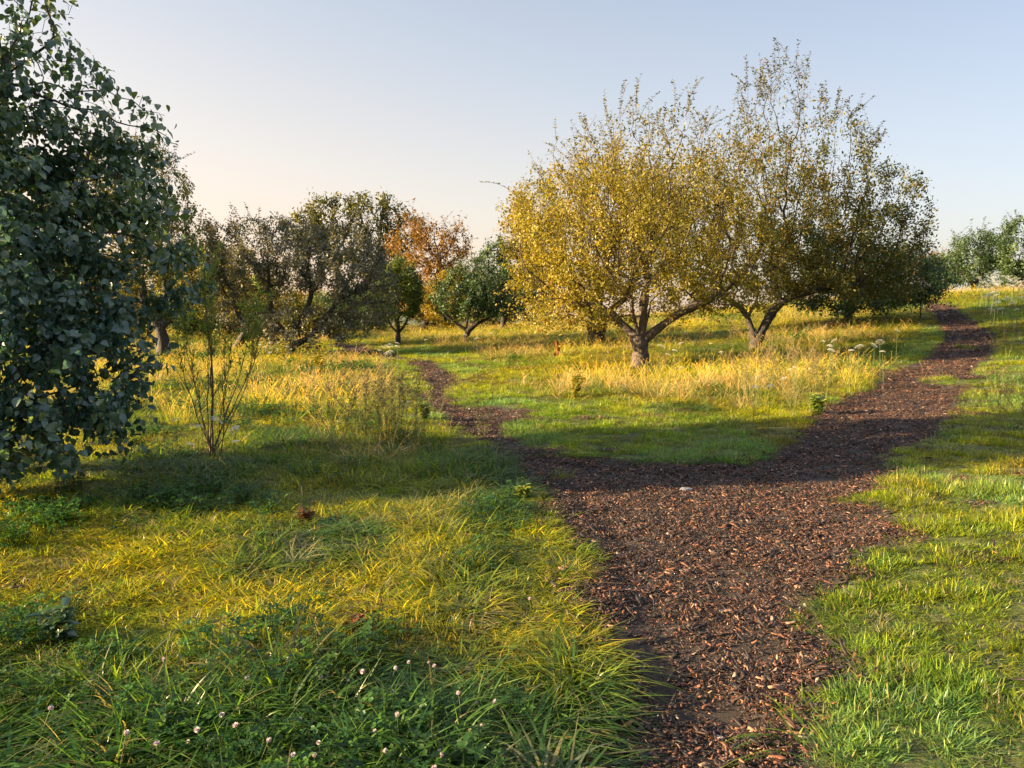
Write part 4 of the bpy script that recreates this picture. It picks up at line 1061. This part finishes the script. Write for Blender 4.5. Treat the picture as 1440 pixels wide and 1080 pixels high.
def put_carrot(px, py, h, lab, grp, depth=None):
    """px, py = the flower head; h its height above the ground"""
    v = ray(px, py); v = v / v[1]; ys = np.concatenate([np.arange(3, 30, .03), np.arange(30, 60, .1)])
    d = EYE + v[2] * ys - terr(v[0] * ys, ys) - h * .97; k = int(np.argmax(d < 0)) if d.min() < 0 else int(np.argmin(d))
    x_, y_ = v[0] * ys[k], ys[k]
    r_ = empty('wild_carrot', (x_, y_, Hs(x_, y_)), lab, 'flower', grp); r_.rotation_euler.z = g.uniform(0, 6.3); s_ = h * g.uniform(.95, 1.05); ws = g.uniform(.85, 1.3) * (1.1 if y_ > 12 else .8)
    r_.scale = (ws, ws, s_)
    pr = cp[g.integers(0, 6)]; obj('stem', pr[0], r_); u_ = obj('umbel', pr[1], r_, pr[2]); u_.scale = (1, 1, ws / s_)
L1 = 'white flat-topped wild carrot right behind the sunlit trunk of the golden apple tree'
for px, py in [(946, 467), (978, 470), (962, 472), (954, 486), (949, 497), (930, 492), (940, 503), (1002, 485), (1015, 503), (955, 520)]: put_carrot(px, py, .75, L1, 'wild carrots beside the golden apple trunk')
L2 = 'white wild carrot in the tall grass between the twin trunks and the main path'
for px, py in [(1136, 466), (1164, 461), (1160, 486), (1170, 488), (1172, 482), (1194, 496), (1208, 490), (1240, 484), (1146, 460), (1152, 441), (1165, 498), (1180, 440), (1262, 467), (1230, 490), (1245, 492), (1120, 520)]: put_carrot(px, py, .7, L2, 'wild carrots between twin trunks and main path')
L3 = 'white wild carrot low on the grassy slope above the fork of the paths'
for px, py in [(1066, 536), (1099, 534), (1110, 521), (1082, 546), (1137, 519), (1060, 547)]: put_carrot(px, py, .55, L3, 'wild carrots above the fork')
L4 = 'small white wild carrot head in the cluster beside the foot of the small upright tree'
for px, py in [(536, 496), (541, 493), (546, 491), (551, 489), (557, 488), (549, 496), (543, 500), (561, 493)]: put_carrot(px, py, .7, L4, 'wild carrots by the small upright tree')
L5 = 'small white wild carrot beside the thin sapling'
for px, py in [(328, 605), (330, 615), (329, 628), (250, 597), (276, 609), (272, 632), (297, 580), (304, 589), (308, 600)]: put_carrot(px, py, .45, L5, 'wild carrots round the sapling')
L6 = 'white wild carrot in the bright flowery bank below the trees at the right edge'
for q in range(85):
    y_ = g.uniform(22, 44); x_ = px_at(g.uniform(1365, 1445), y_); h = g.uniform(.6, 1.0); ws = g.uniform(1.4, 2.2)
    r_ = empty('wild_carrot', (x_, y_, Hs(x_, y_)), L6, 'flower', 'wild carrots on the bank at the right edge'); r_.rotation_euler.z = g.uniform(0, 6.3); r_.scale = (ws, ws, h)
    pr = cp[g.integers(0, 6)]; obj('stem', pr[0], r_); u_ = obj('umbel', pr[1], r_, pr[2]); u_.scale = (1, 1, ws / h)
L7 = 'tiny white wild carrot in the far meadow before the grey crab apple'
for px, py in [(365, 488), (373, 492), (381, 497), (392, 484), (402, 490), (425, 470), (655, 474), (664, 470), (672, 478), (680, 466), (690, 472), (600, 480)]: put_carrot(px, py, .6, L7 if px < 500 else 'tiny white wild carrot in the grass below the low spreading tree', 'wild carrots before the grey crab apple' if px < 500 else 'wild carrots below the low spreading tree')

# ------------------------------------------------------------------ clover blossoms in the near grass
M_clov = noise_mat('clover_petal', [(.3, (.52, .38, .42)), (.7, (.68, .60, .60))], 90, rough=.7, bump=.2)
def clov(seed):
    g = np.random.default_rng(seed); fb = MB(); sb = MB()
    tube(sb, [[0, 0, -.01], [.004, 0, .07], [.002, .003, .15]], .0011, 4)
    for j in range(42):
        z = 1 - 1.7 * j / 42; a = j * 2.4; r_ = math.sqrt(max(0, 1 - z * z)); d = np.array([r_ * cos(a), r_ * sin(a), z]); s_ = np.cross(d, [.1, .2, 1]); s_ /= np.linalg.norm(s_)
        c = np.array([.002, .003, .155]); p = c + d * .003; e = c + (d * .8 + np.array([0, 0, .35])) * .0125; w_ = s_ * .0022
        fb.add([p - w_, p + w_, e + w_ * .5, e - w_ * .5], [[[0, 1, 2, 3]]])
    return sb.mesh('stem', [M_gstem], True), fb.mesh('flower_head', [M_clov])
cl = [clov(s) for s in range(3)]
LB = 'pinkish white clover blossom on a thin stem low in the shaded near grass'
for px, py in [(259, 921), (222, 1026), (158, 1048), (335, 933), (394, 928), (313, 978), (287, 1007), (127, 1060), (475, 951), (451, 1017), (463, 958), (390, 1041), (349, 1046), (535, 938), (562, 940), (563, 1014), (598, 1061), (650, 1055), (655, 988), (655, 975),
               (668, 982), (570, 915), (616, 921), (610, 1017), (588, 1040), (498, 1062), (500, 1020), (664, 1018), (538, 925), (615, 916), (775, 828), (280, 1012), (48, 998), (345, 1018), (437, 1058), (405, 985)]:
    v = ray(px, py); v = v / v[1]; ys = np.arange(1.6, 9, .01); d = EYE + v[2] * ys - terr(v[0] * ys, ys) - .15; k = int(np.argmax(d < 0)); x_, y_ = v[0] * ys[k], ys[k]
    r_ = empty('clover_blossom', (x_, y_, Hs(x_, y_)), LB, 'flower', 'clover blossoms in the near grass'); r_.rotation_euler = (g.normal(0, .38), g.normal(0, .38), g.uniform(0, 6.3)); s_ = g.uniform(.6, 1.15); r_.scale = (s_, s_, g.uniform(.6, 1.1))
    pr = cl[g.integers(0, 3)]; obj('stem', pr[0], r_); obj('flower_head', pr[1], r_)

# ------------------------------------------------------------------ stones and bigger wood pieces on the path
M_stone = noise_mat('pale_stone', [(.3, (.08, .075, .075)), (.6, (.26, .26, .27))], 22, bump=.4, bdist=.005)
M_wood = noise_mat('orange_wood', [(.3, (.16, .075, .04)), (.7, (.36, .19, .10))], 40, bump=.5, bdist=.004)
M_gwood = noise_mat('dark_wood', [(.3, (.03, .022, .018)), (.7, (.10, .07, .055))], 40, bump=.5, bdist=.004)
def lump(name, px, py, L, W, T, yaw, mat, lab, cat, seed):
    import bmesh
    bm = bmesh.new(); bmesh.ops.create_icosphere(bm, subdivisions=3, radius=1); g = np.random.default_rng(seed)
    pl = g.normal(0, 1, (9, 3)); pl /= np.linalg.norm(pl, axis=1)[:, None]; dk = g.uniform(.6, .85, 9)
    for v in bm.verts:
        c = np.array(v.co)
        for p_, d_ in zip(pl, dk):
            e = c @ p_
            if e > d_: c = c - p_ * (e - d_)
        v.co = (c[0] * L / 2, c[1] * W / 2, c[2] * T / 2)
    me = bpy.data.meshes.new(name); bm.to_mesh(me); bm.free(); me.materials.append(mat)
    x_, y_ = ground_at(px, py); o = obj(name, me, None, (x_, y_, Hs(x_, y_) + T * .18 + .008)); o.rotation_euler = (g.normal(0, .12), g.normal(0, .12), yaw); tag(o, lab, cat)
lump('stone', 963, 683, .15, .09, .06, .3, M_stone, 'pale flat stone lying alone on the shaded mulch at the path fork', 'stone', 1)
lump('wood_piece', 1034, 944, .075, .035, .022, .9, M_wood, 'orange lump of wood in the middle of the near path', 'wood', 2)
lump('wood_piece', 1086, 1026, .085, .03, .02, .1, M_wood, 'flat orange wood piece on the path near the bottom edge', 'wood', 3)
lump('wood_piece', 1117, 1026, .09, .03, .02, -.5, M_wood, 'tan wood piece right of the flat orange one, beside the lower right grass', 'wood', 4)
lump('wood_piece', 1038, 972, .02, .07, .015, .35, M_wood, 'narrow reddish stick of wood below the orange lump on the near path', 'wood', 5)
lump('wood_piece', 1070, 994, .09, .05, .02, .2, M_gwood, 'dark flat chunk of bark on the near path', 'bark', 6)
lump('wood_piece', 905, 1045, .10, .03, .02, .8, M_gwood, 'dark bark piece at the lower left edge of the path', 'bark', 7)
lump('stone', 1017, 1055, .04, .03, .025, .8, M_stone, 'small blue-grey pebble on the path near the bottom edge', 'stone', 8)
lump('stone', 1191, 790, .05, .035, .03, .8, M_stone, 'small white pebble at the right edge of the path', 'stone', 9)
lump('wood_piece', 945, 1020, .11, .025, .02, 1.9, M_gwood, 'long dark splinter lying on the left half of the near path', 'bark', 10)

# thin stake at the far end of the main path, dead leaves hanging under the golden apple tree
mb = MB(); x_, y_ = ground_at(1294, 452); tube(mb, [[0, 0, -.2], [0, 0, .5], [.01, 0, .95]], [.022, .022, .018], 6, cap=True)
tag(obj('stake', mb.mesh('stake', [M_bark_dark]), None, (x_, y_, Hs(x_, y_))), 'thin dark wooden stake in the grass left of the far end of the main path', 'stake')
mb = MB(); g2 = np.random.default_rng(4); yy = MAIN[1] - .6
leaves(mb, g2.normal(0, .05, (14, 3)) * [1, 1, 1.6], g2.normal(0, .3, (14, 3)) + [0, 0, -1], g2.normal(0, 1, (14, 3)), g2.uniform(.07, .13, 14), 'oval', g2.uniform(0, 1, 14))
tube(mb, [[0, 0, 0], [.01, 0, .12], [.02, 0, .26]], .003, 3, rnd=.1)
tag(obj('dead_leaves', mb.mesh('dead_leaves', [leaf_mat('dead_leaf', [(0, (.10, .035, .015)), (1, (.26, .09, .03))], .3, .6)]), None, (px_at(783, yy), yy, z_at(487, yy))), 'cluster of rust-red dead leaves hanging from the lowest left branch of the golden apple tree', 'leaves')
print('SCENE BUILT', len(bpy.data.objects))
